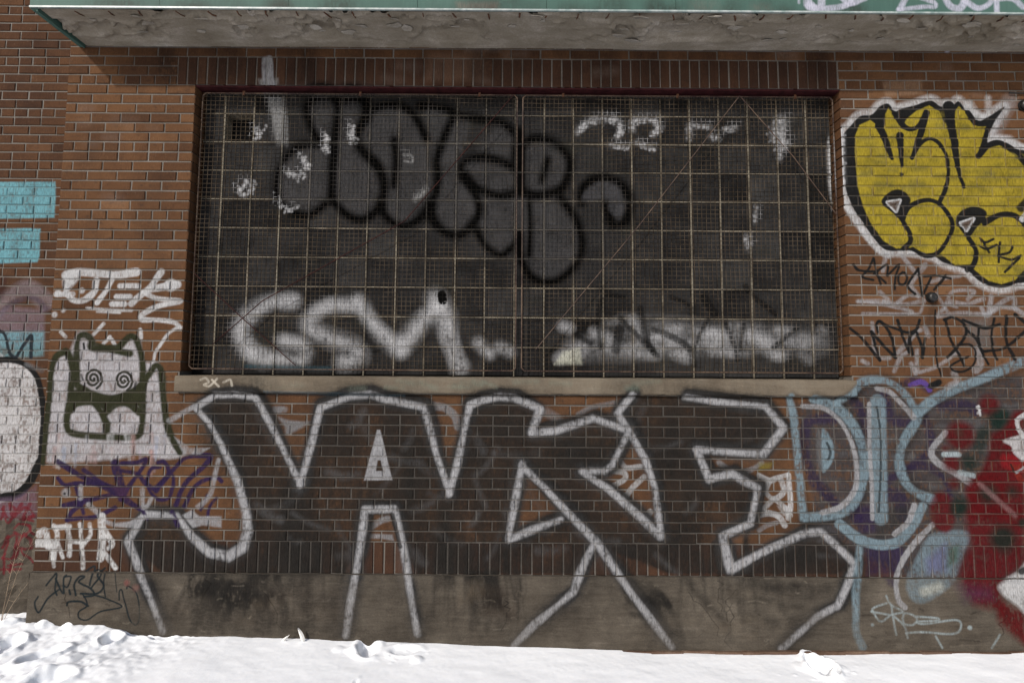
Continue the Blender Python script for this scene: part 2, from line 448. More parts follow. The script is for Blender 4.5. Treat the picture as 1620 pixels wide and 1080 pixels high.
for p, w in BLU:
    stroke('23', p, w * 0.92, LBL, 0.84, 4, grain=1.0, wob=0.14)
stroke('23', [(725, 375), (735, 700), (745, 1078)], 23, LBL, 0.8, 4)
stroke('23', [(720, 400), (745, 600), (740, 900), (730, 1040)], 3.5, BLK, 0.8, 1.5)
stroke('23', [(672, 380), (680, 700), (688, 1078)], 7, SIL, 0.9, 2)
stroke('23', [(270, 395), (400, 410), (500, 490), (570, 620), (600, 780), (580, 920), (500, 1010), (390, 1045)], 8, SIL, 0.9, 2.5)
stroke('23', [(720, 285), (800, 310), (880, 390), (945, 465)], 8, SIL, 0.8, 2.5)
fill('23', [(385, 540), (440, 590), (460, 680), (440, 750), (385, 790)], LBL, 0.9, 3, True)
stroke('23', [(415, 620), (435, 670), (425, 720)], 4, BLK, 0.8, 1.5)
stroke('23', [(360, 550), (375, 780)], 8, GRY, 0.7, 4)
stroke('23', [(1140, 555), (1065, 650), (1065, 710), (1130, 770), (1300, 870), (1440, 960)], 10, SIL, 0.88, 2.5)
stroke('33', [(500, 110), (610, 200), (740, 240), (860, 215), (950, 110), (1000, 0)], 14, LBL, 0.9, 3)
stroke('33', [(950, 0), (900, 110), (830, 170)], 8, SIL, 0.9, 2)
stroke('33', [(1065, 115), (960, 220), (870, 360), (832, 470), (845, 560), (880, 620)], 8, SIL, 0.9, 2)
fill('33', [(1060, 170), (980, 280), (900, 440), (900, 530), (960, 590), (1060, 560), (1190, 450), (1250, 300), (1280, 160)], LBL, 0.62, 5, True, 0.8)
fill('33', [(1020, 330), (1140, 230), (1140, 400), (1030, 410)], (0.08, 0.07, 0.17), 0.5, 12)
fill('33', [(1160, 260), (1220, 240), (1210, 340), (1150, 370)], (0.03, 0.06, 0.035), 0.7, 8)
stroke('33', [(1000, 520), (1090, 490)], 14, (0.3, 0.3, 0.26), 0.6, 8)
stroke('33', [(615, 260), (600, 420), (590, 580), (585, 750), (625, 855)], 11.5, LBL, 0.8, 4, grain=0.8)
# violet and dark dust around
stroke('23', [(1060, 270), (1095, 255)], 10, BLK, 0.9, 2)
# ---- red flowers and figure
stroke('23', [(1470, 470), (1480, 500)], 34, GRN, 0.8, 10); stroke('23', [(1380, 560), (1340, 640)], 22, GRN, 0.7, 9)
fill('23', [(1560, 430), (1600, 420), (1620, 430), (1620, 700), (1620, 1080), (1280, 1080), (1270, 900), (1350, 800), (1400, 690), (1420, 560), (1480, 540)], RED, 0.94, 9, grain=0.4)
fill('33', [(1240, 0), (1620, 0), (1620, 370), (1500, 440), (1470, 500), (1480, 580), (1620, 640), (1620, 830), (1520, 740), (1440, 640), (1300, 600), (1230, 500), (1220, 380), (1290, 230)], RED, 0.9, 14, grain=0.6)
fill('33', [(1180, 470), (1400, 500), (1420, 560), (1250, 580)], (0.05, 0.02, 0.05), 0.5, 20)
for x, y, r in ((1230, 575, 86), (1405, 390, 60), (1180, 748, 52), (1140, 658, 18), (1190, 865, 30), (1390, 930, 125)):
    dot('23', x, y, r, RED, 0.88, 11)
fill('23', [(1050, 980), (1090, 920), (1150, 930), (1190, 1010), (1190, 1110), (1140, 1170), (1060, 1110)], RED, 0.85, 7, True)
dot('23', 1225, 560, 26, (0.04, 0.015, 0.012), 0.85, 5)
for x, y, r in ((1400, 930, 58), (1545, 915, 30), (1285, 740, 50), (1230, 1000, 50), (1460, 470, 55)):
    dot('23', x, y, r, GRN, 0.8, 14)
dot('33', 1490, 200, 74, GRN, 0.82, 16); dot('33', 1610, 105, 26, GRN, 0.8, 6); dot('33', 1210, 20, 46, GRN, 0.7, 8)
stroke('23', [(1350, 870), (1450, 960), (1560, 1060)], 8, (0.16, 0.09, 0.09), 0.6, 4)
for p in ([(1330, 400), (1345, 420), (1335, 440)], [(1345, 420), (1350, 450)], [(1340, 395), (1350, 415)]):
    stroke('23', p, 3.5, WHT, 0.9, 1.5)
stroke('23', [(1130, 690), (1220, 690)], 8, (0.25, 0.3, 0.32), 0.8, 3)
stroke('23', [(1230, 800), (1310, 820)], 8, (0.25, 0.3, 0.32), 0.7, 3)
stroke('23', [(1640, 440), (1580, 490), (1600, 560), (1620, 580)], 8, WHT, 0.9, 2)
fill('23', [(1490, 610), (1560, 580), (1640, 580), (1640, 740), (1560, 690), (1540, 640)], WHT, 0.8, 3, True)
fill('23', [(1480, 690), (1560, 700), (1620, 760), (1620, 800), (1540, 790), (1480, 760)], (0.13, 0.008, 0.01), 0.9, 4, True)
stroke('23', [(1545, 760), (1600, 850)], 9, (0.11, 0.014, 0.010), 0.95, 2)
stroke('23', [(1560, 775), (1640, 735)], 6, (0.11, 0.014, 0.010), 0.95, 2)
stroke('23', [(1570, 800), (1620, 770)], 4, SIL, 0.9, 1.5); stroke('23', [(1535, 750), (1560, 800)], 3, BLK, 0.8, 1.5)
fill('33', [(1640, 350), (1580, 400), (1500, 450), (1450, 490), (1480, 540), (1560, 600), (1640, 650)], WHT, 0.9, 6, True, 0.4)
stroke('33', [(1600, 400), (1640, 380)], 10, BLK, 0.85, 3)
stroke('33', [(1470, 600), (1480, 700), (1560, 770), (1640, 830)], 14, RED, 0.7, 10)
# pale scrawl on the plinth
SCR = (0.22, 0.26, 0.27)
for p in ([(770, 545), (800, 600), (870, 640), (800, 660), (740, 700), (700, 660), (690, 620), (770, 590)], [(680, 640), (790, 660)], [(800, 600), (815, 700), (830, 780)],
          [(820, 670), (880, 730), (900, 800)], [(870, 680), (880, 650), (930, 660), (955, 690), (930, 720), (880, 715), (868, 680)], [(950, 670), (1080, 680), (1070, 695), (960, 700), (1000, 715), (1190, 690), (1225, 730), (1180, 775), (1000, 765), (890, 770)],
          [(1070, 790), (1110, 860)], [(1460, 780), (1410, 860)]):
    stroke('33', p, 3.2, SCR, 0.75, 2, grain=0.8)
dot('33', 685, 720, 9, SCR); dot('33', 1278, 738, 13, SCR)

# ---- yellow throw-up
SILH = [(515, 830), (560, 770), (620, 710), (690, 700), (740, 650), (790, 635), (830, 680), (870, 665), (950, 645), (1050, 615), (1110, 650), (1150, 640), (1180, 650),
        (1220, 620), (1270, 680), (1330, 740), (1400, 715), (1500, 655), (1430, 760), (1395, 870), (1460, 865), (1560, 905), (1680, 1010),
        (1680, 1640), (1560, 1735), (1480, 1758), (1400, 1742), (1340, 1712), (1270, 1650), (1180, 1620), (1120, 1600), (1060, 1562), (920, 1532), (800, 1532), (740, 1500), (640, 1370), (560, 1240), (525, 1120), (515, 960)]
stroke('03', SILH, 19, WHT, 0.82, 6, True, closed=True, grain=0.6)
stroke('03', [(1380, 740), (1330, 700), (1290, 640)], 15, WHT, 0.8, 6); stroke('03', [(1400, 700), (1400, 600)], 10, WHT, 0.6, 6)
stroke('03', [(1440, 800), (1480, 700), (1540, 620)], 22, SIL, 0.55, 14)
fill('03', [(1400, 840), (1440, 820), (1540, 830), (1680, 940), (1680, 1010), (1560, 905), (1460, 865)], WHT, 0.7, 5)
fill('03', SILH, BLK, 0.97, 2, True, 0.1)
YB = [(600, 1080), (585, 930), (588, 830), (615, 765), (680, 735), (725, 770), (752, 830), (772, 760), (772, 700), (792, 660), (830, 710), (880, 772), (900, 730), (960, 680),
      (1040, 645), (1100, 680), (1140, 760), (1175, 850), (1190, 740), (1200, 680), (1222, 650), (1280, 705), (1325, 762), (1400, 775), (1365, 860), (1340, 950),
      (1400, 905), (1470, 890), (1560, 950), (1680, 1090), (1680, 1580), (1560, 1712), (1480, 1735), (1400, 1715), (1320, 1650), (1290, 1615), (1200, 1620), (1110, 1552), (1050, 1560), (930, 1512), (840, 1517), (760, 1470), (680, 1360), (630, 1240), (605, 1140)]
fill('03', YB, YEL, 0.96, 2, False, 0.45)
for i in range(260):
    x, y = random.uniform(600, 1600), random.uniform(700, 1680)
    q = cpts([(x, y)], '03')[0]
    if inside(cpts(YB, '03'), int(q[0]), int(q[0]) + 1, int(q[1]), int(q[1]) + 1)[0, 0]:
        stroke('03', [(x, y), (x + random.uniform(20, 90), y + random.uniform(-8, 8))], random.uniform(4, 9), random.choice([(0.05, 0.05, 0.016), (0.05, 0.055, 0.03), (0.27, 0.21, 0.03)]), random.uniform(0.15, 0.45), 6, False, grain=0.9)
for p, w, tp in (([(735, 770), (780, 870), (815, 970)], 9, (1.2, 1, .5)), ([(860, 828), (866, 920), (874, 1015)], 8, (1.2, .9, .5)), ([(825, 690), (880, 768), (930, 788), (985, 755), (1022, 690)], 7, None),
                 ([(1022, 690), (985, 830), (935, 965)], 8, (1.1, 1, .6)), ([(935, 965), (980, 885), (1050, 848), (1110, 885), (1150, 970), (1155, 1080), (1140, 1160), (1105, 1240)], 5.5, None),
                 ([(1160, 650), (1185, 790), (1200, 920), (1225, 1060), (1255, 1145)], 11, (1.4, 1.1, .9, .6, .4)), ([(1275, 690), (1330, 755), (1410, 750)], 7, None),
                 ([(1415, 740), (1380, 850), (1340, 950)], 8, (1.2, .9, .6)), ([(1340, 950), (1400, 890), (1460, 872), (1560, 920), (1640, 1010)], 7, None),
                 ([(880, 1352), (920, 1420), (922, 1480), (880, 1520)], 6, None), ([(878, 1345), (920, 1262), (1030, 1220), (1120, 1255), (1180, 1355), (1160, 1460), (1090, 1550), (1020, 1568), (940, 1520)], 6, None),
                 ([(1280, 1455), (1322, 1540), (1310, 1620), (1270, 1650)], 6.5, None), ([(1375, 1360), (1470, 1312), (1560, 1320), (1640, 1390)], 7.5, None)):
    stroke('03', p, w * 1.25, BLK, 0.97, 1.5, True, tp, 0.1)
dot('03', 872, 1066, 13, BLK)
for b, t in ((([(750, 200), (775, 150), (830, 118), (890, 130), (927, 180), (905, 240), (875, 312), (830, 270)]), [(785, 195), (862, 183), (838, 250)]),
             (([(1203, 315), (1230, 252), (1310, 220), (1380, 245), (1385, 290), (1330, 350), (1280, 412), (1235, 370)]), [(1232, 322), (1310, 295), (1268, 365)])):
    fill('13', b, BLK, 0.97, 2, True, 0.1)
    stroke('13', t, 6, WHT, 0.95, 1.5, False, closed=True)
    fill('13', t, (0.06, 0.04, 0.03), 0.95, 2)
for p in ([(1350, 415), (1380, 440), (1430, 420)], [(1355, 465), (1390, 480), (1450, 455)], [(1370, 440), (1405, 500)], [(1470, 440), (1463, 560)], [(1550, 465), (1530, 500), (1470, 520), (1540, 545), (1600, 520)], [(1590, 535), (1500, 620)]):
    stroke('13', p, 4.2, BLK, 0.93, 1.5)
stroke('13', [(1600, 230), (1640, 190)], 14, BLK, 0.9, 3); stroke('13', [(1605, 300), (1640, 260)], 9, WHT, 0.9, 2)
stroke('13', [(525, 200), (600, 330), (720, 480), (790, 520)], 9, WHT, 0.85, 4)
# ---- tags under it
for p, w in (([(120, 430), (290, 430), (350, 440), (280, 370)], 7), ([(120, 440), (300, 460), (440, 490), (490, 520), (150, 525)], 5), ([(410, 440), (480, 400), (580, 400)], 6), ([(300, 440), (450, 460), (590, 430)], 6),
             ([(590, 440), (560, 520), (490, 525)], 4.5), ([(680, 380), (730, 470), (790, 545)], 5), ([(690, 530), (740, 470), (790, 370), (940, 365), (900, 420)], 6), ([(750, 450), (820, 475)], 6), ([(770, 440), (900, 460), (1020, 420)], 6),
             ([(690, 545), (850, 520), (1040, 530), (1140, 480), (1250, 490)], 6), ([(1070, 400), (1050, 530)], 8), ([(1000, 480), (1040, 540), (1110, 470), (1220, 410), (1240, 480), (1310, 530)], 7),
             ([(320, 110), (300, 220)], 7), ([(440, 120), (520, 220)], 7), ([(550, 400), (500, 310), (600, 180)], 8), ([(640, 300), (700, 280), (850, 260)], 7), ([(220, 590), (240, 780), (290, 840), (350, 840)], 6), ([(400, 800), (480, 720), (540, 650), (570, 640)], 8),
             ([(540, 780), (540, 930), (600, 930), (700, 890), (830, 800)], 6), ([(380, 930), (420, 830), (470, 800)], 6), ([(500, 880), (530, 950)], 7), ([(980, 780), (1000, 870), (960, 920)], 14), ([(800, 950), (820, 1010), (760, 1050)], 10), ([(600, 620), (620, 680)], 8), ([(150, 860), (190, 880)], 7)):
    stroke('RT', p, w, SIL, 0.68, 3, grain=0.7)
fill('RT', [(870, 560), (1060, 560), (1080, 760), (990, 780), (900, 700)], (0.09, 0.11, 0.12), 0.5, 16)
for p, w in (([(85, 180), (110, 215), (170, 225), (260, 225)], 4.6), ([(232, 130), (200, 200), (155, 262), (230, 285)], 4), ([(235, 135), (255, 230), (285, 315)], 4), ([(235, 240), (330, 175), (330, 250), (345, 240), (415, 175), (390, 260), (382, 350)], 4), ([(250, 240), (320, 305)], 4),
             ([(440, 230), (410, 260), (415, 310), (450, 315), (470, 280), (465, 240), (440, 230)], 4.2), ([(550, 205), (480, 310), (490, 350), (530, 385)], 4.4), ([(550, 205), (580, 400)], 4.2), ([(580, 395), (640, 270)], 4.2), ([(590, 260), (690, 255), (780, 275)], 4), ([(745, 255), (690, 320), (660, 355)], 4.6),
             ([(60, 630), (140, 690), (210, 770), (275, 855)], 5), ([(215, 660), (250, 760), (275, 855)], 5), ([(215, 655), (290, 740), (385, 835)], 5.4), ([(385, 830), (370, 730), (330, 640), (280, 580), (255, 600), (260, 650)], 5.2), ([(280, 585), (360, 620), (450, 655), (530, 640), (560, 570)], 5),
             ([(405, 575), (450, 700), (485, 800)], 5), ([(490, 800), (490, 700), (530, 650), (570, 740), (580, 835)], 5), ([(580, 835), (600, 700)], 4.5), ([(490, 680), (510, 820)], 4), ([(672, 500), (670, 700), (685, 870), (715, 970)], 3.4),
             ([(745, 560), (760, 640), (810, 760), (875, 890)], 5), ([(745, 565), (800, 555), (870, 590), (890, 660), (840, 750), (760, 830)], 5), ([(830, 745), (920, 745), (960, 800), (940, 890), (870, 935), (800, 930), (785, 895), (850, 855), (910, 830)], 3.6),
             ([(865, 565), (950, 600), (1040, 625), (1130, 605)], 5), ([(900, 640), (960, 700), (1000, 780), (1060, 790), (1150, 780), (1230, 720), (1320, 650)], 5), ([(980, 620), (980, 720), (1010, 800), (1050, 880)], 4.6), ([(1090, 560), (1070, 660), (1080, 770), (1110, 850)], 4.6), ([(1180, 540), (1170, 660), (1190, 760), (1240, 850)], 5), ([(1240, 530), (1310, 590)], 6)):
    stroke('RT', p, w, BLK, 0.93, 1.6)
stroke('RT', [(650, 440), (650, 500), (620, 620)], 13, BLK, 0.5, 10)
stroke('RT', [(640, 1040), (700, 1010)], 9, BLK, 0.92, 3)

# ---- white letters and creature on the pier
for p, w in (([(400, 640), (470, 620), (600, 630), (740, 640), (830, 620)], 13), ([(430, 660), (400, 730), (440, 790), (520, 790), (570, 740), (590, 670)], 10), ([(680, 670), (640, 740), (590, 810)], 9), ([(340, 755), (440, 755)], 9), ([(730, 705), (840, 705)], 9), ([(710, 770), (790, 770)], 9), ([(680, 815), (760, 815)], 9),
             ([(980, 620), (900, 720), (800, 815)], 11), ([(1080, 700), (940, 720), (890, 740)], 12), ([(870, 740), (960, 780), (1100, 800), (960, 830), (870, 880), (870, 910), (960, 915), (1060, 930), (1100, 960)], 8), ([(530, 840), (660, 850), (800, 855)], 4.5), ([(590, 862), (730, 868)], 3.5), ([(1090, 955), (1020, 1000), (970, 1078)], 5)):
    stroke('10', p, w, WHT, 0.9, 2.5, grain=0.35)
stroke('20', [(990, 0), (950, 70), (930, 130)], 5, WHT, 0.85, 2)
fill('10', [(380, 650), (420, 610), (480, 605), (480, 660), (430, 720), (390, 730)], WHT, 0.85, 4, True)
for x, y, r in ((497, 733, 18), (333, 880, 18), (385, 855, 13), (350, 750, 22), (1040, 700, 40)):
    dot('10', x, y, r, WHT, 0.85, 3)
for p in ([(630, 935), (570, 1000)], [(370, 985), (400, 1015)], [(855, 970), (860, 1020)], [(670, 1015), (630, 1055)], [(680, 1030), (700, 1065)]):
    stroke('10', p, 6, WHT, 0.85, 2)
OW = 11
fill('20', [(420, 60), (480, -60), (560, -30), (600, 30), (740, 40), (790, -30), (850, -20), (880, 120), (960, 130), (1000, 220), (1010, 420), (1060, 600), (1130, 690), (1000, 720), (850, 690), (700, 720), (330, 740), (280, 690), (290, 420), (320, 180), (360, 100)],
     (0.29, 0.285, 0.30), 0.86, 5, True, 0.45)
for p in ([(470, 250), (465, 80), (480, -20), (520, -40), (560, 0), (560, 40), (680, 55), (790, 75)], [(730, 40), (800, -30), (845, 20), (870, 120), (860, 250), (800, 310), (680, 350), (560, 330), (470, 270)],
          [(400, 60), (340, 100), (310, 200), (290, 420), (270, 620), (262, 740)], [(410, 70), (440, 160), (430, 280), (420, 400), (405, 520), (440, 560), (560, 580), (700, 590), (830, 580), (865, 500), (870, 400), (880, 260), (920, 190), (960, 150), (985, 200), (1000, 380), (1040, 560), (1100, 680)],
          [(430, 420), (470, 380), (560, 370), (610, 420), (640, 490), (650, 570)], [(640, 430), (700, 390), (790, 390), (850, 430)], [(470, 310), (640, 360), (850, 300)], [(430, 330), (640, 365), (870, 330)]):
    stroke('20', p, OW, OLV, 0.93, 3.5, grain=0.3)
fill('20', [(430, 290), (560, 340), (680, 352), (800, 320), (870, 260), (860, 400), (790, 385), (700, 385), (640, 425), (560, 370), (470, 375), (425, 420)], OLV, 0.93, 3, False, 0.3)
fill('20', [(565, 0), (640, 20), (740, 20), (720, 50), (790, 75), (570, 45)], OLV, 0.9, 3)
for cx, cy in ((567, 228), (752, 240)):
    sp = [(cx + r * math.cos(t), cy + r * 1.15 * math.sin(t)) for t, r in ((k * 0.55, 6 + k * 2.0) for k in range(26))]
    stroke('20', sp, 4, (0.02, 0.02, 0.016), 0.93, 1.5, grain=0.2)
stroke('20', [(508, 15), (512, 45)], 3.5, BLK, 0.9, 1.5); stroke('20', [(825, 255), (820, 290)], 4, BLK, 0.8, 2); stroke('20', [(495, 205), (505, 235)], 3.5, BLK, 0.8, 2)
for i in range(34):            # runs below the creature
    x = random.uniform(290, 1040); y = random.uniform(560, 700); L = random.uniform(40, 170)
    stroke('20', [(x, y), (x + random.uniform(-6, 6), y + L)], random.uniform(3, 8), random.choice([WHT, SIL, (0.24, 0.2, 0.24), (0.20, 0.22, 0.27), (0.22, 0.14, 0.13)]), random.uniform(0.3, 0.75), 3, False, (1, 1, .6), 0.7)
# violet tag
for p, w in (([(200, 250), (320, 330), (420, 380), (620, 470), (720, 540), (830, 610)], 9), ([(200, 370), (260, 430), (360, 420), (560, 430), (650, 490)], 7), ([(340, 430), (370, 540), (400, 650)], 6), ([(240, 590), (380, 560), (520, 530), (640, 500)], 8), ([(280, 700), (300, 640), (380, 570)], 8), ([(280, 690), (400, 690), (520, 660), (650, 600)], 7),
             ([(400, 310), (560, 410), (700, 470)], 7), ([(700, 260), (820, 250), (890, 230), (840, 320), (740, 460), (690, 540)], 7), ([(700, 320), (820, 350), (900, 430), (960, 450), (1060, 340), (1030, 250), (980, 250)], 7), ([(960, 470), (1050, 360), (1150, 250), (1250, 205), (1390, 205), (1330, 280), (1220, 380), (1160, 470), (1120, 580)], 8),
             ([(1000, 290), (920, 310), (890, 390), (920, 490), (990, 545), (1060, 530), (1090, 450), (1085, 350)], 5.5), ([(1180, 590), (1260, 450), (1360, 380), (1440, 370), (1470, 400)], 7), ([(1430, 530), (1380, 590), (1370, 710)], 5), ([(640, 260), (680, 400), (700, 500)], 14), ([(860, 620), (890, 690)], 6), ([(1090, 640), (1130, 740)], 8), ([(1360, 510), (1310, 620)], 5)):
    stroke('LT', p, w, PUR, 0.96, 2.5, grain=0.3)
fill('LT', [(620, 440), (740, 440), (760, 540), (680, 530)], (0.04, 0.018, 0.04), 0.8, 8)
for p, w in (([(860, 470), (860, 580), (880, 600), (920, 540)], 7), ([(1450, 230), (1420, 380), (1370, 520), (1290, 600)], 7), ([(380, 440), (380, 530)], 7), ([(440, 580), (520, 650)], 8)):
    stroke('LT', p, w, SIL, 0.75, 3)
dot('LT', 265, 490, 34, SIL, 0.8, 4); dot('LT', 255, 495, 10, BLK)
fill('LT', [(540, 680), (640, 720), (760, 710), (850, 660), (1090, 655), (1120, 690), (890, 690), (760, 760), (620, 750), (540, 720)], SIL, 0.85, 3)
fill('LT', [(1170, 660), (1240, 620), (1300, 670), (1473, 670), (1473, 760), (1330, 740), (1250, 760), (1190, 690)], SIL, 0.85, 3)
fill('20', [(1060, 580), (1160, 650), (1280, 650), (1220, 690), (1120, 690)], SIL, 0.8, 3)
stroke('20', [(1040, 490), (1180, 400), (1310, 330)], 8, SIL, 0.7, 3)
for p, w in (([(60, 810), (100, 800), (130, 900)], 14), ([(40, 880), (140, 880)], 15), ([(170, 740), (200, 800), (180, 900), (160, 1000)], 10), ([(180, 760), (290, 750)], 10), ([(270, 740), (290, 860), (290, 980)], 9), ([(200, 880), (240, 990)], 7), ([(380, 730), (385, 860), (392, 1070)], 8), ([(450, 740), (450, 820), (400, 900)], 8), ([(540, 680), (545, 860), (530, 1000)], 14), ([(550, 760), (620, 880), (600, 920)], 9), ([(560, 950), (650, 1070)], 9), ([(150, 930), (170, 1060)], 6), ([(320, 870), (400, 880)], 6)):
    stroke('LT', p, w * 0.85, (0.38, 0.38, 0.38), 0.85, 2.5, grain=0.9)
# thin black marker tag on the plinth
MRK = (0.012, 0.016, 0.018)
for p, w in (([(240, 550), (220, 590), (245, 645), (300, 560), (370, 505)], 3), ([(290, 480), (330, 430), (350, 412), (345, 500), (355, 540)], 3), ([(345, 440), (395, 530), (395, 440), (410, 420)], 3), ([(400, 430), (440, 430), (420, 490), (395, 480)], 2.6), ([(430, 510), (436, 535)], 3.5), ([(470, 540), (460, 480), (490, 430), (520, 430), (490, 460), (560, 500), (580, 540), (520, 550)], 3.4),
             ([(520, 400), (575, 370), (560, 450), (555, 480)], 3.2), ([(575, 400), (600, 390), (620, 420), (560, 500)], 3), ([(640, 380), (600, 420), (640, 480), (600, 530), (500, 530)], 3.4), ([(645, 400), (640, 470), (650, 550)], 2.6), ([(705, 400), (720, 520)], 1.6), ([(415, 600), (430, 580), (500, 580), (545, 605)], 3.4), ([(510, 530), (540, 600), (490, 640), (490, 680), (540, 690), (620, 640), (750, 610), (650, 560), (580, 540)], 2.6),
             ([(735, 570), (735, 520), (750, 510), (770, 590), (800, 690), (840, 720), (858, 660), (840, 530), (790, 485), (780, 500)], 2.4)):
    stroke('30', p, w, MRK, 0.9, 1.4, grain=0.3)
dot('30', 780, 465, 16, (0.2, 0.05, 0.05), 0.5, 5); dot('30', 835, 495, 18, (0.2, 0.08, 0.07), 0.35, 6)
# pale tag on the sill
for p in ([(1240, 235), (1270, 225), (1290, 250), (1260, 265), (1290, 275)], [(1300, 270), (1340, 230)], [(1310, 235), (1350, 275)], [(1380, 250), (1420, 235), (1430, 270)]):
    stroke('20', p, 3.5, (0.34, 0.31, 0.26), 0.8, 1.6)
fill('f', [(420, 618), (640, 624), (640, 627), (420, 624)], (0.05, 0.09, 0.12), 0.5, 3)
for i in range(16):
    x = random.uniform(420, 1010)
    stroke('f', [(x, random.uniform(602, 616)), (x + random.uniform(10, 40), random.uniform(602, 616))], random.uniform(4, 9), (0.13, 0.15, 0.12), random.uniform(0.2, 0.5), 7, False, grain=0.9)

# ---- paint on the recessed wing at the left
PLANE[0] = Y_BACK
fill('10', [(-40, 70), (335, 68), (338, 120), (332, 290), (-40, 295)], CYA, 0.93, 3, False, 0.5)
fill('10', [(-40, 355), (160, 352), (245, 356), (240, 520), (225, 560), (-40, 570)], CYA, 0.93, 3, False, 0.5)
stroke('10', [(-20, 820), (60, 760), (170, 720), (280, 800)], 26, (0.16, 0.13, 0.14), 0.7, 10)
stroke('10', [(-20, 900), (60, 820), (160, 780), (230, 790), (280, 840)], 11, (0.05, 0.035, 0.045), 0.8, 5)
fill('10', [(-20, 860), (60, 830), (270, 850), (265, 1080), (-20, 1080)], (0.15, 0.12, 0.15), 0.55, 8)
fill('10', [(-20, 640), (40, 650), (20, 780), (-20, 800)], (0.03, 0.012, 0.012), 0.7, 8)
fill('20', [(-20, -60), (265, -60), (265, 90), (-20, 110)], CYA, 0.65, 6, False, 0.7)
for p in ([(-10, 980), (30, 1000), (60, 1110), (100, 1150)], [(100, 1150), (150, 1060), (190, 1010), (190, 1140)]):
    stroke('10', p, 6, (0.012, 0.014, 0.018), 0.9, 2)
OVAL = [(-60, 120), (60, 115), (160, 150), (230, 240), (258, 420), (256, 600), (240, 740), (180, 850), (100, 920), (-60, 930)]
fill('20', OVAL, (0.36, 0.355, 0.36), 0.88, 3, True, 0.9)
stroke('20', OVAL[:-1] + [(20, 940)], 10, BLK, 0.94, 2.5, grain=0.15)
stroke('20', [(240, 740), (180, 860), (90, 945), (-60, 950)], 14, BLK, 0.94, 2.5, grain=0.15)
stroke('20', [(160, 140), (250, 180)], 8, GRY, 0.7, 4)
fill('20', [(-20, 960), (100, 950), (220, 880), (220, 1080), (-20, 1080)], (0.15, 0.10, 0.15), 0.5, 8)
MAR = (0.10, 0.014, 0.018)
for p in ([(20, 1010), (10, 1080)], [(60, 990), (80, 1070), (130, 990)], [(180, 990), (140, 1080), (210, 1060)]):
    stroke('20', p, 6, MAR, 0.85, 2)
for p in ([(10, 20), (60, 100), (90, 20), (60, 0)], [(110, 40), (150, 10), (200, 60), (140, 70), (210, 90)], [(90, 140), (130, 110), (190, 130), (150, 180), (90, 160)], [(180, 120), (210, 170)], [(20, 310), (60, 180), (20, 250)], [(60, 190), (110, 180), (90, 310), (20, 315)],
          [(100, 320), (150, 170), (200, 250), (130, 260), (215, 350)], [(40, 290), (30, 410)], [(60, 360), (140, 350)], [(10, 385), (140, 380)], [(85, 340), (70, 400)]):
    stroke('30', p, 4.6, MAR, 0.85, 2)

# ---- paint on the panes
PLANE[0] = Y_PN
WGR = (0.024, 0.0235, 0.024)
fill('f', [(420, 150), (560, 145), (830, 170), (930, 230), (1000, 300), (1000, 350), (930, 450), (830, 440), (700, 390), (560, 355), (430, 330)], WGR, 0.55, 18, grain=0.5)
WGL = (0.046, 0.045, 0.0465)
fill('WA', [(600, 130), (700, 100), (700, 300), (690, 600), (590, 660), (490, 620), (440, 530), (460, 400), (600, 320), (590, 200)], WGL, 0.7, 8, True, 1.0)
fill('WA', [(740, 120), (860, 110), (850, 220), (820, 310), (920, 420), (950, 540), (900, 650), (820, 670), (730, 610), (720, 350)], WGL, 0.7, 8, True, 1.0)
fill('WA', [(900, 180), (1000, 150), (1090, 200), (1140, 300), (1170, 440), (1180, 560), (1120, 680), (1020, 700), (950, 620), (960, 460), (850, 300)], WGL, 0.7, 8, True, 1.0)
fill('WA', [(1150, 150), (1250, 190), (1360, 220), (1300, 460), (1390, 600), (1370, 740), (1280, 760), (1180, 680), (1190, 500), (1170, 300)], WGL, 0.7, 8, True, 1.0)
fill('WA', [(1340, 400), (1560, 240), (1570, 800), (1500, 840), (1400, 720), (1320, 480)], WGL, 0.65, 8, True, 1.0)
fill('WB', [(100, 330), (220, 320), (290, 430), (250, 560), (330, 700), (330, 860), (240, 960), (120, 940), (70, 780), (80, 500)], WGL, 0.65, 8, True, 1.0)
WB_ = (0.002, 0.002, 0.002)
for i in range(170):           # haze of dust on the right-hand panes
    x, y = random.uniform(310, 1320), random.uniform(150, 590)
    stroke('f', [(x, y), (x + random.uniform(6, 26), y + random.uniform(-6, 6))], random.uniform(8, 22), random.choice([(0.03, 0.03, 0.03), (0.018, 0.017, 0.018), (0.005, 0.005, 0.005), (0.016, 0.017, 0.011)]), random.uniform(0.1, 0.3), 14, False, grain=0.7)
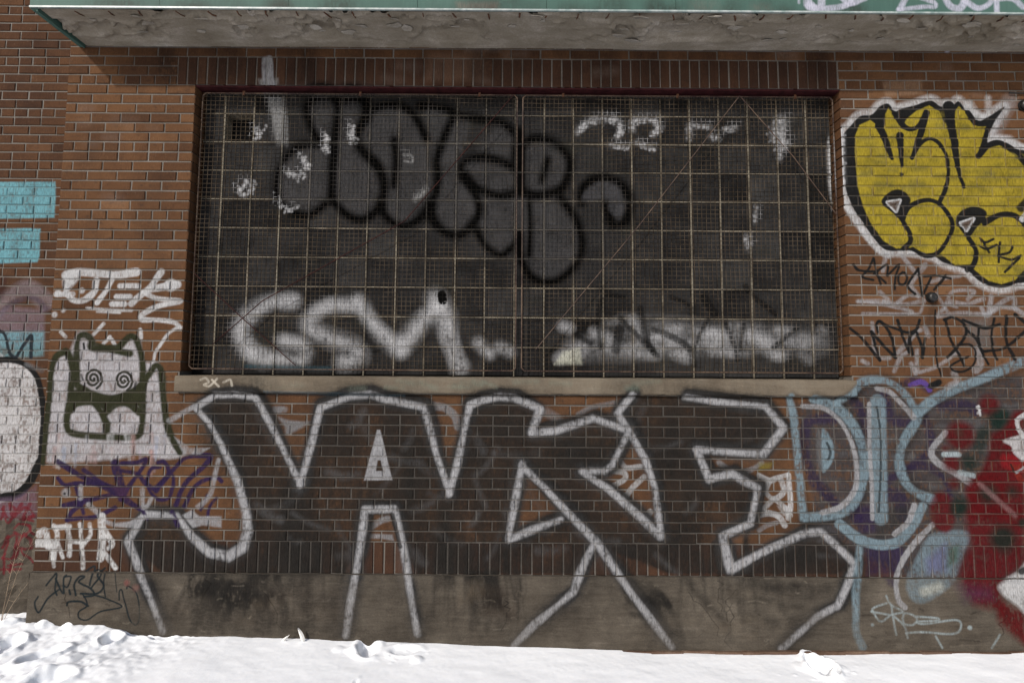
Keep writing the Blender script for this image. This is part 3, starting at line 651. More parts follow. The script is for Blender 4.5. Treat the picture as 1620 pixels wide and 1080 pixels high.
for p, w in (([(640, 310), (600, 230), (590, 140), (640, 100), (700, 100), (735, 140), (720, 300), (705, 450), (700, 590)], 13), ([(640, 330), (540, 340), (460, 420), (440, 520), (460, 600), (520, 650), (600, 660), (670, 610)], 11),
             ([(740, 120), (800, 105), (860, 130), (850, 220), (820, 290), (850, 360), (920, 430), (950, 530), (930, 620), (860, 680), (780, 670), (710, 600)], 13), ([(860, 220), (900, 160), (980, 140), (1060, 160), (1120, 230), (1150, 300)], 11), ([(1000, 310), (1010, 400), (1000, 520)], 11),
             ([(1130, 140), (1200, 150), (1280, 180), (1240, 280), (1200, 400), (1210, 480), (1190, 580), (1130, 670), (1040, 710), (960, 670), (940, 600)], 12), ([(1280, 180), (1400, 210), (1500, 220), (1570, 270)], 13), ([(1170, 600), (1190, 690), (1260, 750), (1340, 740), (1400, 660), (1390, 580), (1340, 490), (1320, 430), (1380, 390), (1480, 400), (1570, 440)], 12),
             ([(1330, 480), (1400, 540), (1500, 570), (1570, 560)], 12), ([(1390, 740), (1430, 810), (1510, 850), (1580, 800)], 11)):
    stroke('WA', p, w * 1.3, WB_, 0.94, 10)
for p, w in (([(60, 260), (60, 400), (70, 540)], 16), ([(70, 340), (130, 300), (210, 310), (290, 380), (300, 460), (260, 540), (160, 570), (90, 560)], 12), ([(200, 400), (170, 500)], 10), ([(110, 590), (120, 700), (110, 850)], 8), ([(260, 580), (330, 680), (360, 800), (330, 900), (230, 980), (120, 960), (60, 850), (60, 750)], 11),
             ([(360, 600), (360, 540), (420, 490), (500, 490), (570, 540), (590, 620), (570, 690), (510, 710), (490, 660), (480, 600)], 12)):
    stroke('WB', p, w * 1.3, WB_, 0.92, 10)
fill('WB', [(370, 560), (430, 510), (520, 520), (560, 600), (540, 680), (490, 640), (470, 590), (370, 600)], (0.055, 0.055, 0.06), 0.6, 6, True, 1.0)
for x, y, r in ((450, 1010, 80),):
    pass
PW_ = (0.36, 0.36, 0.37)
fill('WA', [(390, 60), (480, 58), (490, 200), (495, 330), (440, 330), (420, 200)], (0.20, 0.20, 0.20), 0.8, 6)
for p, w in (([(360, 250), (350, 300)], 12), ([(300, 500), (265, 550), (300, 580)], 7), ([(330, 500), (320, 560)], 8), ([(680, 280), (680, 370)], 9), ([(800, 240), (800, 320)], 10), ([(560, 370), (590, 440), (550, 490), (490, 460)], 9), ([(450, 590), (480, 640), (540, 630)], 7)):
    speckle('WA', p, w, PW_)
stroke('WA', [(1045, 375), (1080, 380), (1085, 410), (1050, 405)], 4, (0.2, 0.2, 0.2), 0.6, 3)
stroke('WA', [(1100, 590), (1150, 540)], 8, (0.25, 0.25, 0.25), 0.6, 6, grain=0.9)
for p, w, a in (([(340, 270), (380, 230), (440, 210), (520, 210), (545, 260), (530, 290)], 10, .8), ([(490, 330), (580, 345)], 5, .8), ([(600, 260), (605, 215), (700, 215), (735, 250), (700, 280)], 8, .75), ([(620, 320), (700, 350)], 6, .8), ([(870, 235), (870, 300)], 10, .4), ([(880, 240), (970, 245)], 7, .5), ([(1040, 260), (1090, 250)], 8, .6), ([(1300, 220), (1290, 290), (1310, 330)], 24, .6), ([(1290, 340), (1300, 400)], 8, .5), ([(970, 290), (1010, 300)], 8, .4),
                 ([(1545, 280), (1550, 540)], 9, .5), ([(1140, 760), (1150, 830)], 8, .35), ([(1190, 620), (1180, 700)], 5, .35)):
    stroke('WB', p, w, PW_, a * 0.45, 9, grain=1.0); speckle('WB', p, w * 0.9, PW_, a)
# white letters low in the window
for p, w in (([(520, 170), (400, 180), (300, 250), (270, 320), (310, 400), (380, 450)], 22), ([(330, 410), (450, 440), (560, 450), (570, 380), (480, 360)], 20), ([(800, 190), (700, 190), (610, 240), (600, 300), (700, 350), (800, 390), (830, 440), (760, 460)], 22), ([(830, 170), (880, 250), (960, 340), (1030, 400)], 24), ([(1030, 400), (1080, 330), (1150, 240), (1220, 180)], 20), ([(1200, 160), (1240, 260), (1270, 380), (1310, 480)], 28), ([(1400, 370), (1450, 420)], 12), ([(1500, 390), (1550, 410)], 12)):
    stroke('WC', p, w * 1.08, PW_, 0.42, 20, grain=0.9, wob=0.2)
    stroke('WC', p, w * 0.8, PW_, 0.6, 14, grain=0.9, wob=0.2)
stroke('WC', [(1225, 140), (1230, 165)], 15, (0.004, 0.004, 0.004), 0.99, 2, False, grain=0)
stroke('WC', [(300, 480), (700, 490)], 7, (0.03, 0.06, 0.075), 0.6, 4)
for p, w in (([(270, 290), (300, 300)], 14), ([(250, 440), (300, 420), (350, 400)], 20), ([(420, 320), (470, 340), (500, 390)], 14), ([(600, 260), (640, 330)], 12), ([(620, 410), (710, 420)], 16), ([(720, 330), (800, 350)], 16), ([(820, 420), (860, 430)], 20), ([(960, 320), (1040, 340)], 14), ([(980, 400), (1080, 410)], 16), ([(1170, 340), (1230, 360)], 18), ([(1250, 410), (1300, 430)], 16), ([(1340, 360), (1420, 380)], 10)):
    stroke('WD', p, w, PW_, 0.62, 14, grain=0.8)
stroke('WD', [(330, 400), (600, 390), (900, 370), (1200, 350), (1480, 370)], 26, PW_, 0.32, 30, grain=0.9, wob=0.2)
stroke('WD', [(560, 280), (800, 290), (1000, 320), (1180, 310)], 20, PW_, 0.25, 24, grain=0.9, wob=0.2)
for i in range(40):
    x, y = random.uniform(300, 1500), random.uniform(270, 450)
    stroke('WD', [(x, y), (x + random.uniform(10, 60), y + random.uniform(-30, 30))], random.uniform(5, 14), random.choice([PW_, PW_, (0.006, 0.006, 0.006)]), random.uniform(0.15, 0.45), 10, grain=0.9)
fill('WD', [(230, 470), (270, 410), (350, 390), (360, 470)], (0.42, 0.42, 0.34), 0.7, 6)
for p, w in (([(450, 160), (440, 260), (450, 390)], 8), ([(540, 250), (620, 330), (720, 430)], 10), ([(640, 200), (660, 330), (700, 420)], 10), ([(700, 300), (790, 340), (870, 400), (890, 470)], 10), ([(960, 250), (920, 340), (890, 400)], 7), ([(940, 150), (990, 230)], 14), ([(1040, 270), (1080, 370), (1100, 450)], 8), ([(1130, 280), (1110, 400)], 7), ([(1140, 100), (1180, 150), (1280, 230)], 9), ([(1380, 300), (1270, 390)], 8), ([(330, 330), (400, 370)], 9), ([(540, 300), (520, 400)], 16), ([(480, 140), (560, 150)], 7), ([(780, 150), (870, 190), (880, 230)], 7)):
    stroke('WD', p, w, (0.006, 0.006, 0.006), 0.8, 4)

# ---- paint on the green fascia
PLANE[0] = -CAN_D
LAV = (0.36, 0.36, 0.43)
for p, w in (([(300, -20), (300, 40), (370, 55), (380, -10)], 12), ([(310, 30), (360, 60), (480, 50), (560, 20)], 9), ([(500, -20), (560, 20), (640, -10)], 12), ([(240, -10), (242, 25)], 3), ([(900, -20), (860, 60)], 9), ([(850, 65), (1000, 45), (1070, 50), (1060, 20), (980, -10)], 7), ([(1130, -20), (1160, 40), (1220, 55), (1250, 0), (1240, -20)], 10), ([(1260, 10), (1330, 55), (1400, 30), (1420, -20)], 9), ([(1445, -20), (1450, 85)], 8), ([(1440, 0), (1540, -5), (1610, 50)], 8)):
    stroke('03', p, w, LAV, 0.8, 3, grain=0.4)
# ---- white splash over the lintel
PLANE[0] = 0.0
fill('f', [(414, 96), (420, 90), (430, 92), (433, 128), (437, 134), (417, 134)], SIL, 0.85, 3, True)

zc = PZ0 + (np.arange(PH) + 0.5) * RES
xc = PX0 + (np.arange(PW) + 0.5) * RES
worn = np.where(zc < Z_PL, np.clip(0.60 + 0.4 * (zc - 0.05) / 0.4, 0.55, 0.95), 1.0)[:, None] * np.where((zc < Z_PL)[:, None], 0.75 + 0.5 * vnoise(PH, PW, 30, 91, 70), 1.0)
C_A *= np.clip(np.where((xc > -2.4)[None, :] & (xc < 2.6)[None, :], worn, 1.0), 0, 1)
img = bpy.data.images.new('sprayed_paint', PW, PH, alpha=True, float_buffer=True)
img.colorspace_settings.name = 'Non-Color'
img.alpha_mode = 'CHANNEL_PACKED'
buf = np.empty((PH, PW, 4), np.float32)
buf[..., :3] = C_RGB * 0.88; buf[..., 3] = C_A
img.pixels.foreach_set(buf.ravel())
img.update()

# ------------------------------------------------------------------ materials
class NT:
    def __init__(s, name):
        s.m = bpy.data.materials.new(name); s.m.use_nodes = True
        s.t = s.m.node_tree; s.b = s.t.nodes['Principled BSDF']
    def n(s, kind, **kw):
        x = s.t.nodes.new(kind)
        for k, v in kw.items(): setattr(x, k, v)
        return x
    def l(s, a, b): s.t.links.new(a, b)
    def put(s, sock, v):
        if isinstance(v, bpy.types.NodeSocket): s.l(v, sock)
        else: sock.default_value = v
    def math(s, op, a, b=None, clamp=False):
        x = s.n('ShaderNodeMath', operation=op, use_clamp=clamp)
        s.put(x.inputs[0], a)
        if b is not None: s.put(x.inputs[1], b)
        return x.outputs[0]
    def mix(s, f, a, b, blend='MIX'):
        x = s.n('ShaderNodeMix', data_type='RGBA', blend_type=blend)
        s.put(x.inputs[0], f)
        for k, v in ((6, a), (7, b)):
            if isinstance(v, tuple) and len(v) == 3: v = v + (1,)
            s.put(x.inputs[k], v)
        return x.outputs[2]
    def pos(s):
        return s.n('ShaderNodeNewGeometry').outputs['Position']
    def scaled(s, v, sc):
        x = s.n('ShaderNodeVectorMath', operation='MULTIPLY')
        s.l(v, x.inputs[0]); x.inputs[1].default_value = sc
        return x.outputs[0]
    def noise(s, vec, scale, detail=3, rough=0.55, dist=0.0):
        x = s.n('ShaderNodeTexNoise')
        if vec is not None: s.l(vec, x.inputs['Vector'])
        x.inputs['Scale'].default_value = scale; x.inputs['Detail'].default_value = detail
        x.inputs['Roughness'].default_value = rough; x.inputs['Distortion'].default_value = dist
        return x.outputs['Fac']
    def rng(s, v, a, b, c=0.0, d=1.0):
        x = s.n('ShaderNodeMapRange'); s.put(x.inputs[0], v)
        for k, q in zip((1, 2, 3, 4), (a, b, c, d)): s.put(x.inputs[k], q)
        return x.outputs[0]
    def ramp(s, v, stops):
        x = s.n('ShaderNodeValToRGB'); s.put(x.inputs[0], v)
        e = x.color_ramp.elements
        while len(e) < len(stops): e.new(0.5)
        for k, (p, c) in enumerate(stops):
            e[k].position = p; e[k].color = (*c, 1)
        return x.outputs[0]
    def bump(s, h, strength, dist=0.002):
        x = s.n('ShaderNodeBump'); s.put(x.inputs['Height'], h)
        x.inputs['Strength'].default_value = strength; x.inputs['Distance'].default_value = dist
        s.l(x.outputs[0], s.b.inputs['Normal'])
    def paint(s, base, amount=1.0, grain_lo=0.25, grain_hi=0.6, stretch=(1, 1, 0.35), gscale=140):
        """spray paint laid over the base colour on faces that look to the street"""
        g = s.n('ShaderNodeNewGeometry')
        sp = s.n('ShaderNodeSeparateXYZ'); s.l(g.outputs['Position'], sp.inputs[0])
        cb = s.n('ShaderNodeCombineXYZ')
        s.l(s.rng(sp.outputs['X'], PX0, PX1), cb.inputs[0]); s.l(s.rng(sp.outputs['Z'], PZ0, PZ1), cb.inputs[1])
        im = s.n('ShaderNodeTexImage', image=img, extension='CLIP', interpolation='Linear')
        s.l(cb.outputs[0], im.inputs['Vector'])
        nz = s.n('ShaderNodeSeparateXYZ'); s.l(g.outputs['Normal'], nz.inputs[0])
        face = s.rng(nz.outputs['Y'], -0.15, -0.6)
        gr = s.rng(s.noise(s.scaled(g.outputs['Position'], stretch), gscale, 3, 0.6), grain_lo, grain_hi)
        # thin coats break up on the rough face first, thick coats hide it
        thick = s.math('POWER', im.outputs['Alpha'], 1.3)
        hold = s.math('MAXIMUM', s.math('ADD', s.math('MULTIPLY', gr, 0.38), 0.62), s.math('MULTIPLY', thick, 1.25, True))
        a = s.math('MULTIPLY', s.math('MULTIPLY', im.outputs['Alpha'], s.math('MULTIPLY', face, amount)), hold, True)
        wear = s.rng(s.noise(s.scaled(g.outputs['Position'], (1, 1, 0.16)), 210, 2, 0.6), 0.32, 0.68, 0.70, 1.24)
        x = s.n('ShaderNodeVectorMath', operation='SCALE'); s.l(im.outputs['Color'], x.inputs[0]); s.l(wear, x.inputs['Scale'])
        return s.mix(a, base, x.outputs[0]), a

def tint_value(t):
    a = t.n('ShaderNodeAttribute', attribute_name='tint', attribute_type='GEOMETRY')
    b = t.n('ShaderNodeAttribute', attribute_name='tint', attribute_type='OBJECT')
    return t.math('ADD', a.outputs['Fac'], b.outputs['Fac'])

def brick_material(name, cols):
    t = NT(name); p = t.pos()
    tv = tint_value(t)
    n1 = t.noise(p, 9, 4, 0.6); n2 = t.noise(t.scaled(p, (1, 1, 0.3)), 120, 4, 0.65); n3 = t.noise(p, 1.6, 3)
    n4 = t.noise(t.scaled(p, (0.5, 1, 1)), 38, 3)
    v = t.math('ADD', t.math('ADD', t.math('MULTIPLY', tv, 0.46), 0.08), t.math('MULTIPLY', n1, 0.36))
    v = t.math('ADD', v, t.math('MULTIPLY', t.math('SUBTRACT', n3, 0.5), 0.35))
    v = t.math('ADD', v, t.math('MULTIPLY', t.math('SUBTRACT', n2, 0.5), 0.34), True)
    c = t.ramp(v, cols)
    c = t.mix(t.rng(n4, 0.58, 0.72, 0, 0.55), c, (0.035, 0.022, 0.016))
    c = t.mix(t.rng(n2, 0.62, 0.75, 0, 0.25), c, (0.20, 0.15, 0.12))
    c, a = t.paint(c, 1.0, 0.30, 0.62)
    t.l(c, t.b.inputs['Base Color'])
    t.b.inputs['Roughness'].default_value = 0.86
    t.b.inputs['Specular IOR Level'].default_value = 0.04
    t.bump(t.math('ADD', n2, t.math('MULTIPLY', n4, 0.8)), 0.7, 0.003)
    return t.m

M = {}
M['brick'] = brick_material('brick', [(0.12, (0.0244, 0.0137, 0.0094)), (0.38, (0.0598, 0.0293, 0.0155)), (0.62, (0.0924, 0.0458, 0.0224)), (0.95, (0.1403, 0.0760, 0.0403))])
M['brick_dark'] = brick_material('brick_dark', [(0.12, (0.0165, 0.0098, 0.0080)), (0.4, (0.0354, 0.0180, 0.0121)), (0.65, (0.0543, 0.0270, 0.0161)), (0.95, (0.0823, 0.0431, 0.0262))])
M['brick_wing'] = brick_material('brick_wing', [(0.12, (0.0191, 0.0108, 0.0085)), (0.4, (0.0453, 0.0225, 0.0132)), (0.65, (0.0697, 0.0341, 0.0178)), (0.95, (0.1134, 0.0593, 0.0319))])

t = NT('mortar'); p = t.pos()
n1 = t.noise(p, 2.4, 5, 0.65); n2 = t.noise(p, 160, 3)
c = t.ramp(t.math('ADD', t.math('MULTIPLY', n1, 0.7), t.math('MULTIPLY', n2, 0.4)), [(0.3, (0.058, 0.051, 0.044)), (0.55, (0.122, 0.110, 0.097)), (0.8, (0.20, 0.184, 0.166))])
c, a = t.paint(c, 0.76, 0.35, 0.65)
t.l(c, t.b.inputs['Base Color']); t.b.inputs['Roughness'].default_value = 0.95; t.b.inputs['Specular IOR Level'].default_value = 0.04; t.bump(n2, 0.8, 0.003)
M['mortar'] = t.m

def concrete(name, stops, painted=1.0, scale=6, b=0.6):
    t = NT(name); p = t.pos()
    n1 = t.noise(p, scale, 5, 0.62, 0.4); n2 = t.noise(p, 90, 4, 0.7); n3 = t.noise(t.scaled(p, (0.25, 1, 2.2)), 14, 4, 0.6, 0.8)
    n4 = t.noise(p, 1.3, 2)
    v = t.math('ADD', t.math('MULTIPLY', n1, 0.5), t.math('ADD', t.math('MULTIPLY', n3, 0.35), t.math('MULTIPLY', n2, 0.3)))
    v = t.math('ADD', v, t.math('MULTIPLY', t.math('SUBTRACT', n4, 0.5), 0.3))
    c = t.ramp(v, stops)
    if painted:
        c, a = t.paint(c, painted, 0.3, 0.62, (0.4, 1, 1), 110)
    t.l(c, t.b.inputs['Base Color']); t.b.inputs['Roughness'].default_value = 0.93
    t.b.inputs['Specular IOR Level'].default_value = 0.04
    t.bump(t.math('ADD', n2, t.math('MULTIPLY', n3, 1.4)), b, 0.006)
    return t.m
M['plinth'] = concrete('plinth_concrete', [(0.35, (0.0282, 0.0235, 0.0190)), (0.52, (0.0545, 0.0461, 0.0370)), (0.68, (0.0806, 0.0687, 0.0551)), (0.88, (0.1361, 0.1179, 0.0974))])
M['sill'] = concrete('sill_stone', [(0.35, (0.0714, 0.0571, 0.0420)), (0.55, (0.1134, 0.0924, 0.0689)), (0.75, (0.1470, 0.1260, 0.0974)), (0.9, (0.2016, 0.1764, 0.1428))], 1.0, 4, 0.4)
M['soffit'] = concrete('soffit_concrete', [(0.34, (0.0986, 0.0812, 0.0603)), (0.47, (0.1740, 0.1485, 0.1148)), (0.6, (0.2262, 0.1972, 0.1578)), (0.7, (0.3016, 0.2691, 0.2297)), (0.8, (0.4640, 0.4408, 0.4060))], 0, 3.5, 0.35)
M['flake'] = concrete('peeling_render', [(0.35, (0.16, 0.14, 0.115)), (0.55, (0.26, 0.235, 0.20)), (0.8, (0.40, 0.375, 0.34))], 0, 9, 0.4)
M['footing'] = concrete('footing_stone', [(0.35, (0.05, 0.028, 0.018)), (0.6, (0.11, 0.07, 0.05)), (0.85, (0.2, 0.15, 0.11))], 0, 12, 0.8)

t = NT('green_sheet_metal'); p = t.pos()
n1 = t.noise(p, 2.0, 4, 0.6); n2 = t.noise(t.scaled(p, (1, 1, 0.1)), 60, 3)
c = t.ramp(t.math('ADD', t.math('MULTIPLY', n1, 0.7), t.math('MULTIPLY', n2, 0.3)), [(0.3, (0.0411, 0.0805, 0.0672)), (0.55, (0.0532, 0.1006, 0.0838)), (0.8, (0.0669, 0.1194, 0.1016))])
c, a = t.paint(c, 1.0, 0.2, 0.5)
t.l(c, t.b.inputs['Base Color']); t.b.inputs['Roughness'].default_value = 0.6; t.b.inputs['Specular IOR Level'].default_value = 0.12
M['green'] = t.m

def plain(name, c1, c2, rough=0.7, metal=0.0, scale=20, painted=0.0, spec=0.4):
    t = NT(name); p = t.pos()
    n1 = t.noise(p, scale, 4, 0.65)
    c = t.mix(t.rng(n1, 0.35, 0.65), c1, c2)
    if painted: c, a = t.paint(c, painted, 0.2, 0.5)
    t.l(c, t.b.inputs['Base Color']); t.b.inputs['Roughness'].default_value = rough
    t.b.inputs['Metallic'].default_value = metal; t.b.inputs['Specular IOR Level'].default_value = spec
    t.bump(n1, 0.3, 0.002)
    return t.m
M['drip'] = plain('pale_drip_edge', (0.15, 0.20, 0.19), (0.32, 0.35, 0.34), 0.4)
M['rust'] = plain('rusty_steel', (0.05, 0.02, 0.012), (0.11, 0.045, 0.02), 0.85)
M['lintel'] = plain('red_oxide_steel', (0.018, 0.004, 0.005), (0.042, 0.010, 0.011), 0.8, 0, 20, 0, 0.1)
M['mesh'] = plain('weathered_wire', (0.009, 0.006, 0.004), (0.070, 0.052, 0.035), 0.8, 0.0, 11, 0.9, 0.05)
M['rod'] = plain('rusty_rod', (0.022, 0.009, 0.007), (0.095, 0.062, 0.040), 0.75, 0.1, 9, 0.4)
M['maroon'] = plain('maroon_rod', (0.012, 0.004, 0.004), (0.035, 0.012, 0.009), 0.8, 0, 12, 0, 0.1)
M['joint'] = plain('block_joint', (0.060, 0.049, 0.034), (0.180, 0.156, 0.116), 0.9, 0, 10, 0.9)
M['black'] = plain('black_iron', (0.008, 0.008, 0.008), (0.02, 0.019, 0.018), 0.4, 0.3)
M['dark'] = plain('dark_interior', (0.008, 0.008, 0.008), (0.016, 0.015, 0.015), 0.9)
M['straw'] = plain('dry_straw', (0.17, 0.12, 0.08), (0.30, 0.23, 0.16), 0.8)
M['husk'] = plain('pale_husk', (0.6, 0.58, 0.54), (0.75, 0.73, 0.7), 0.7)

t = NT('glass_block'); p = t.pos()
tv = tint_value(t); n1 = t.noise(p, 7, 4, 0.6); n2 = t.noise(p, 60, 3)
v = t.math('ADD', t.math('MULTIPLY', tv, 0.55), t.math('MULTIPLY', n1, 0.55))
c = t.ramp(v, [(0.2, (0.006, 0.006, 0.006)), (0.45, (0.013, 0.0127, 0.0128)), (0.7, (0.024, 0.0235, 0.0235)), (0.95, (0.042, 0.041, 0.040))])
c, a = t.paint(c, 1.0, 0.15, 0.45, (1, 1, 1), 70)
t.l(c, t.b.inputs['Base Color']); t.b.inputs['Roughness'].default_value = 0.42
t.b.inputs['Specular IOR Level'].default_value = 0.0
t.bump(t.math('ADD', n1, t.math('MULTIPLY', n2, 0.2)), 0.25, 0.004)
M['block'] = t.m

t = NT('snow'); p = t.pos()
n1 = t.noise(p, 30, 4, 0.6); n2 = t.noise(p, 260, 3, 0.7)
c = t.mix(t.rng(n1, 0.3, 0.7), (0.86, 0.875, 0.895), (0.90, 0.905, 0.91))
t.l(c, t.b.inputs['Base Color']); t.b.inputs['Roughness'].default_value = 0.75
t.b.inputs['Specular IOR Level'].default_value = 0.3
t.bump(t.math('ADD', t.math('MULTIPLY', n2, 0.5), n1), 0.22, 0.006)
M['snow'] = t.m

# ------------------------------------------------------------------ snow ground
WL = [at(*q)[0:2] for q in ((55, 978), (110, 983), (160, 982), (200, 992), (300, 1000), (400, 1006), (620, 1014), (820, 1021), (1000, 1028), (1150, 1032), (1345, 1031), (1480, 1029), (1620, 1029))]
wlx = [q[0] for q in WL]; wlz = [q[1] for q in WL]
xs = np.concatenate([np.linspace(-70, -8, 16)[:-1], np.linspace(-8, -3.9, 30)[:-1], np.arange(-3.9, -2.0, 0.0062), np.arange(-2.0, 3.8, 0.0105), np.linspace(3.8, 8, 30)[1:], np.linspace(8, 70, 16)[1:]])
ys = np.concatenate([np.linspace(-70, -6, 20)[:-1], np.linspace(-6, -1.2, 46)[:-1], np.arange(-1.2, 0.42, 0.0085), np.array([0.6, 1.2])])
XX, YY = np.meshgrid(xs, ys)
def vn(X, Y, cell, seed):
    r = np.random.default_rng(seed); g = r.random((257, 257))
    x = X / cell + 1000.0; y = Y / cell + 1000.0
    xi = np.floor(x).astype(int); yi = np.floor(y).astype(int); fx = x - xi; fy = y - yi
    fx = fx * fx * (3 - 2 * fx); fy = fy * fy * (3 - 2 * fy)
    a = g[yi % 256, xi % 256] * (1 - fx) + g[yi % 256, (xi + 1) % 256] * fx
    b = g[(yi + 1) % 256, xi % 256] * (1 - fx) + g[(yi + 1) % 256, (xi + 1) % 256] * fx
    return a * (1 - fy) + b * fy - 0.5
base = np.interp(XX, wlx, wlz)
far = np.clip(-YY / 5.0, 0, 1)
ZZ = base * (1 - far) + 0.08 * far
ZZ += 0.02 * vn(XX, YY, 0.9, 21) * np.clip(-YY * 3, 0, 1) + 0.008 * vn(XX, YY, 0.22, 22) + 0.003 * vn(XX * 0.6, YY, 0.06, 23) + 0.0012 * vn(XX, YY, 0.022, 25)
ZZ += 0.10 * vn(XX, YY, 4.0, 24) * np.clip((-YY - 2) / 6, 0, 1)
ZZ -= np.where(XX < X_L + .02, np.clip((YY - 0.0) / 0.25, 0, 1) * 0.10, 0)
rough = np.clip((-1.75 - XX + 0.55 * (YY + 0.3)) / 0.5, 0, 1) * np.clip((YY + 1.6) / 0.5, 0, 1)
ZZ += rough * (-0.022 + 0.020 * vn(XX, YY, 0.20, 31) + 0.008 * vn(XX, YY, 0.085, 32) + 0.007 * vn(XX, YY, 0.03, 33))
def gp(px, py, z=0.12):        # ground point seen at a pixel
    u0, v0 = px - 810.0, py - 540.0
    cr, sr = math.cos(CAM_ROLL), math.sin(CAM_ROLL)
    u, v = u0 * cr + v0 * sr, -u0 * sr + v0 * cr
    dy = CAM_F * math.cos(CAM_PITCH) + v * math.sin(CAM_PITCH); dz = CAM_F * math.sin(CAM_PITCH) - v * math.cos(CAM_PITCH)
    tt = (z - CAM_H) / dz
    return u * tt, dy * tt - CAM_D
def print_in(px, py, rx, ry, ang, depth, rim=0.35, z=0.1):
    global ZZ
    depth = depth * 0.7
    x, y = gp(px, py, z)
    c, s = math.cos(ang), math.sin(ang)
    a = ((XX - x) * c + (YY - y) * s) / rx; b = (-(XX - x) * s + (YY - y) * c) / ry
    r = np.sqrt(a * a + b * b) + 0.25 * vn(XX, YY, 0.05, 40)
    ZZ = ZZ - depth * np.clip((1.05 - r) / 0.35, 0, 1) + depth * rim * np.exp(-((r - 1.35) / 0.28) ** 2) * (1 + vn(XX, YY, 0.04, 41) * 0.9)
print_in(582, 1030, 0.062, 0.10, 0.3, 0.06, 0.2, 0.07)
print_in(640, 1032, 0.085, 0.05, 0.1, 0.018, 0.4, 0.07)
print_in(1292, 1052, 0.05, 0.11, -0.15, 0.075, 0.35, 0.04)
print_in(1316, 1056, 0.03, 0.08, -0.25, 0.05, 0.5, 0.04)
for a_ in ((65, 1043, .05, .10, -.6, .06), (175, 1012, .05, .06, .2, .05), (10, 1030, .06, .09, .3, .05), (80, 1072, .07, .09, -.7, .05), (218, 1001, .09, .03, 0.05, .025), (255, 1002, .08, .03, 0.0, .02), (560, 1070, .012, .06, 0, .012)):
    print_in(*a_, 0.35, 0.14)
def lump(px, py, r, h, z=0.13):
    x, y = gp(px, py, z)
    h = h * 0.5; q = r * 1.4
    i0, i1 = np.searchsorted(xs, (x - q, x + q)); j0, j1 = np.searchsorted(ys, (y - q, y + q))
    if i1 <= i0 or j1 <= j0: return
    X_, Y_ = XX[j0:j1, i0:i1], YY[j0:j1, i0:i1]
    d = np.sqrt((X_ - x) ** 2 + ((Y_ - y) * 0.85) ** 2) / r + 0.4 * vn(X_, Y_, 0.06, 50)
    ZZ[j0:j1, i0:i1] += h * np.clip(1 - d * d, 0, 1) ** 0.7
for px, py, r, h in ((150, 991, .075, .075), (160, 990, .05, .05), (98, 988, .06, .06), (65, 985, .05, .05), (20, 982, .07, .05), (45, 990, .06, .06), (118, 995, .05, .05), (108, 1000, .04, .04), (15, 1000, .05, .05), (75, 999, .05, .05), (300, 999, .04, .018), (310, 999, .03, .02), (560, 1017, .05, .02), (535, 1017, .04, .015), (660, 1030, .04, .03), (1330, 1032, .04, .012), (1270, 1030, .05, .012), (180, 997, .03, .03), (198, 994, .02, .02)):
    lump(px, py, r, h)
for i in range(45):
    px = -60 + 260 * random.random() ** 1.3; py = random.choice([random.uniform(980, 1010), random.uniform(985, 1080)])
    rr = 0.010 + 0.034 * random.random() ** 2.5
    lump(px, py, rr * 1.5, rr * random.uniform(0.3, 0.7))
for cx, cy in ((600, 1032), (1305, 1050), (660, 1030), (120, 1060)):
    for i in range(16):
        lump(cx + random.gauss(0, 30), cy + random.gauss(3, 9), random.uniform(0.006, 0.014), random.uniform(0.004, 0.010), 0.07)
ny, nx = XX.shape
verts = np.stack([XX, YY, ZZ], -1).reshape(-1, 3)
idx = np.arange(nx * ny).reshape(ny, nx)
quads = np.stack([idx[:-1, :-1], idx[:-1, 1:], idx[1:, 1:], idx[1:, :-1]], -1).reshape(-1, 4)
def fast_mesh(name, verts, quads, smooth=True):
    m = bpy.data.meshes.new(name)
    m.vertices.add(len(verts)); m.vertices.foreach_set('co', verts.astype(np.float32).ravel())
    m.loops.add(quads.size); m.loops.foreach_set('vertex_index', quads.astype(np.int32).ravel())
    m.polygons.add(len(quads)); m.polygons.foreach_set('loop_start', np.arange(0, quads.size, 4, dtype=np.int32))
    m.polygons.foreach_set('loop_total', np.full(len(quads), 4, np.int32))
    m.update(calc_edges=True); m.validate()
    if smooth: m.polygons.foreach_set('use_smooth', np.ones(len(quads), bool))
    return m
tag(link('snow_ground', fast_mesh('snow_ground', verts, quads), M['snow']), kind='structure')

# ------------------------------------------------------------------ bricks
def brick_geo(w, h, depth, seed, jit=0.0012, ch=0.0035):
    """front face, chamfer and sides of one brick, centred on its front face"""
    r = random.Random(seed)
    j = lambda s=jit: r.uniform(-s, s)
    hw, hh = w / 2, h / 2
    cor = [(-hw, -hh), (hw, -hh), (hw, hh), (-hw, hh)]
    cor = [(x + j(), z + j()) for x, z in cor]
    fr = [(x - math.copysign(ch * r.uniform(0.6, 1.7), x), z - math.copysign(ch * r.uniform(0.6, 1.5), z)) for x, z in cor]
    v = [(x, depth, z) for x, z in cor] + [(x, ch, z) for x, z in cor] + [(x, j(0.0007), z) for x, z in fr]
    f = []
    for k in range(4):
        n = (k + 1) % 4
        f.append((k, n, 4 + n, 4 + k)); f.append((4 + k, 4 + n, 8 + n, 8 + k))
    f.append((8, 9, 10, 11))
    return v, f

MESHES = {}
def brick_mesh(w, h, mat, key):
    k = (round(w, 3), round(h, 3), mat.name, key)
    if k not in MESHES:
        v, f = brick_geo(w, h, 0.03, hash((round(w * 1000), round(h * 1000), key)) & 0xffff)
        m = bpy.data.meshes.new('brick'); m.from_pydata(v, [], f); m.materials.append(mat); m.update()
        MESHES[k] = m
    return MESHES[k]

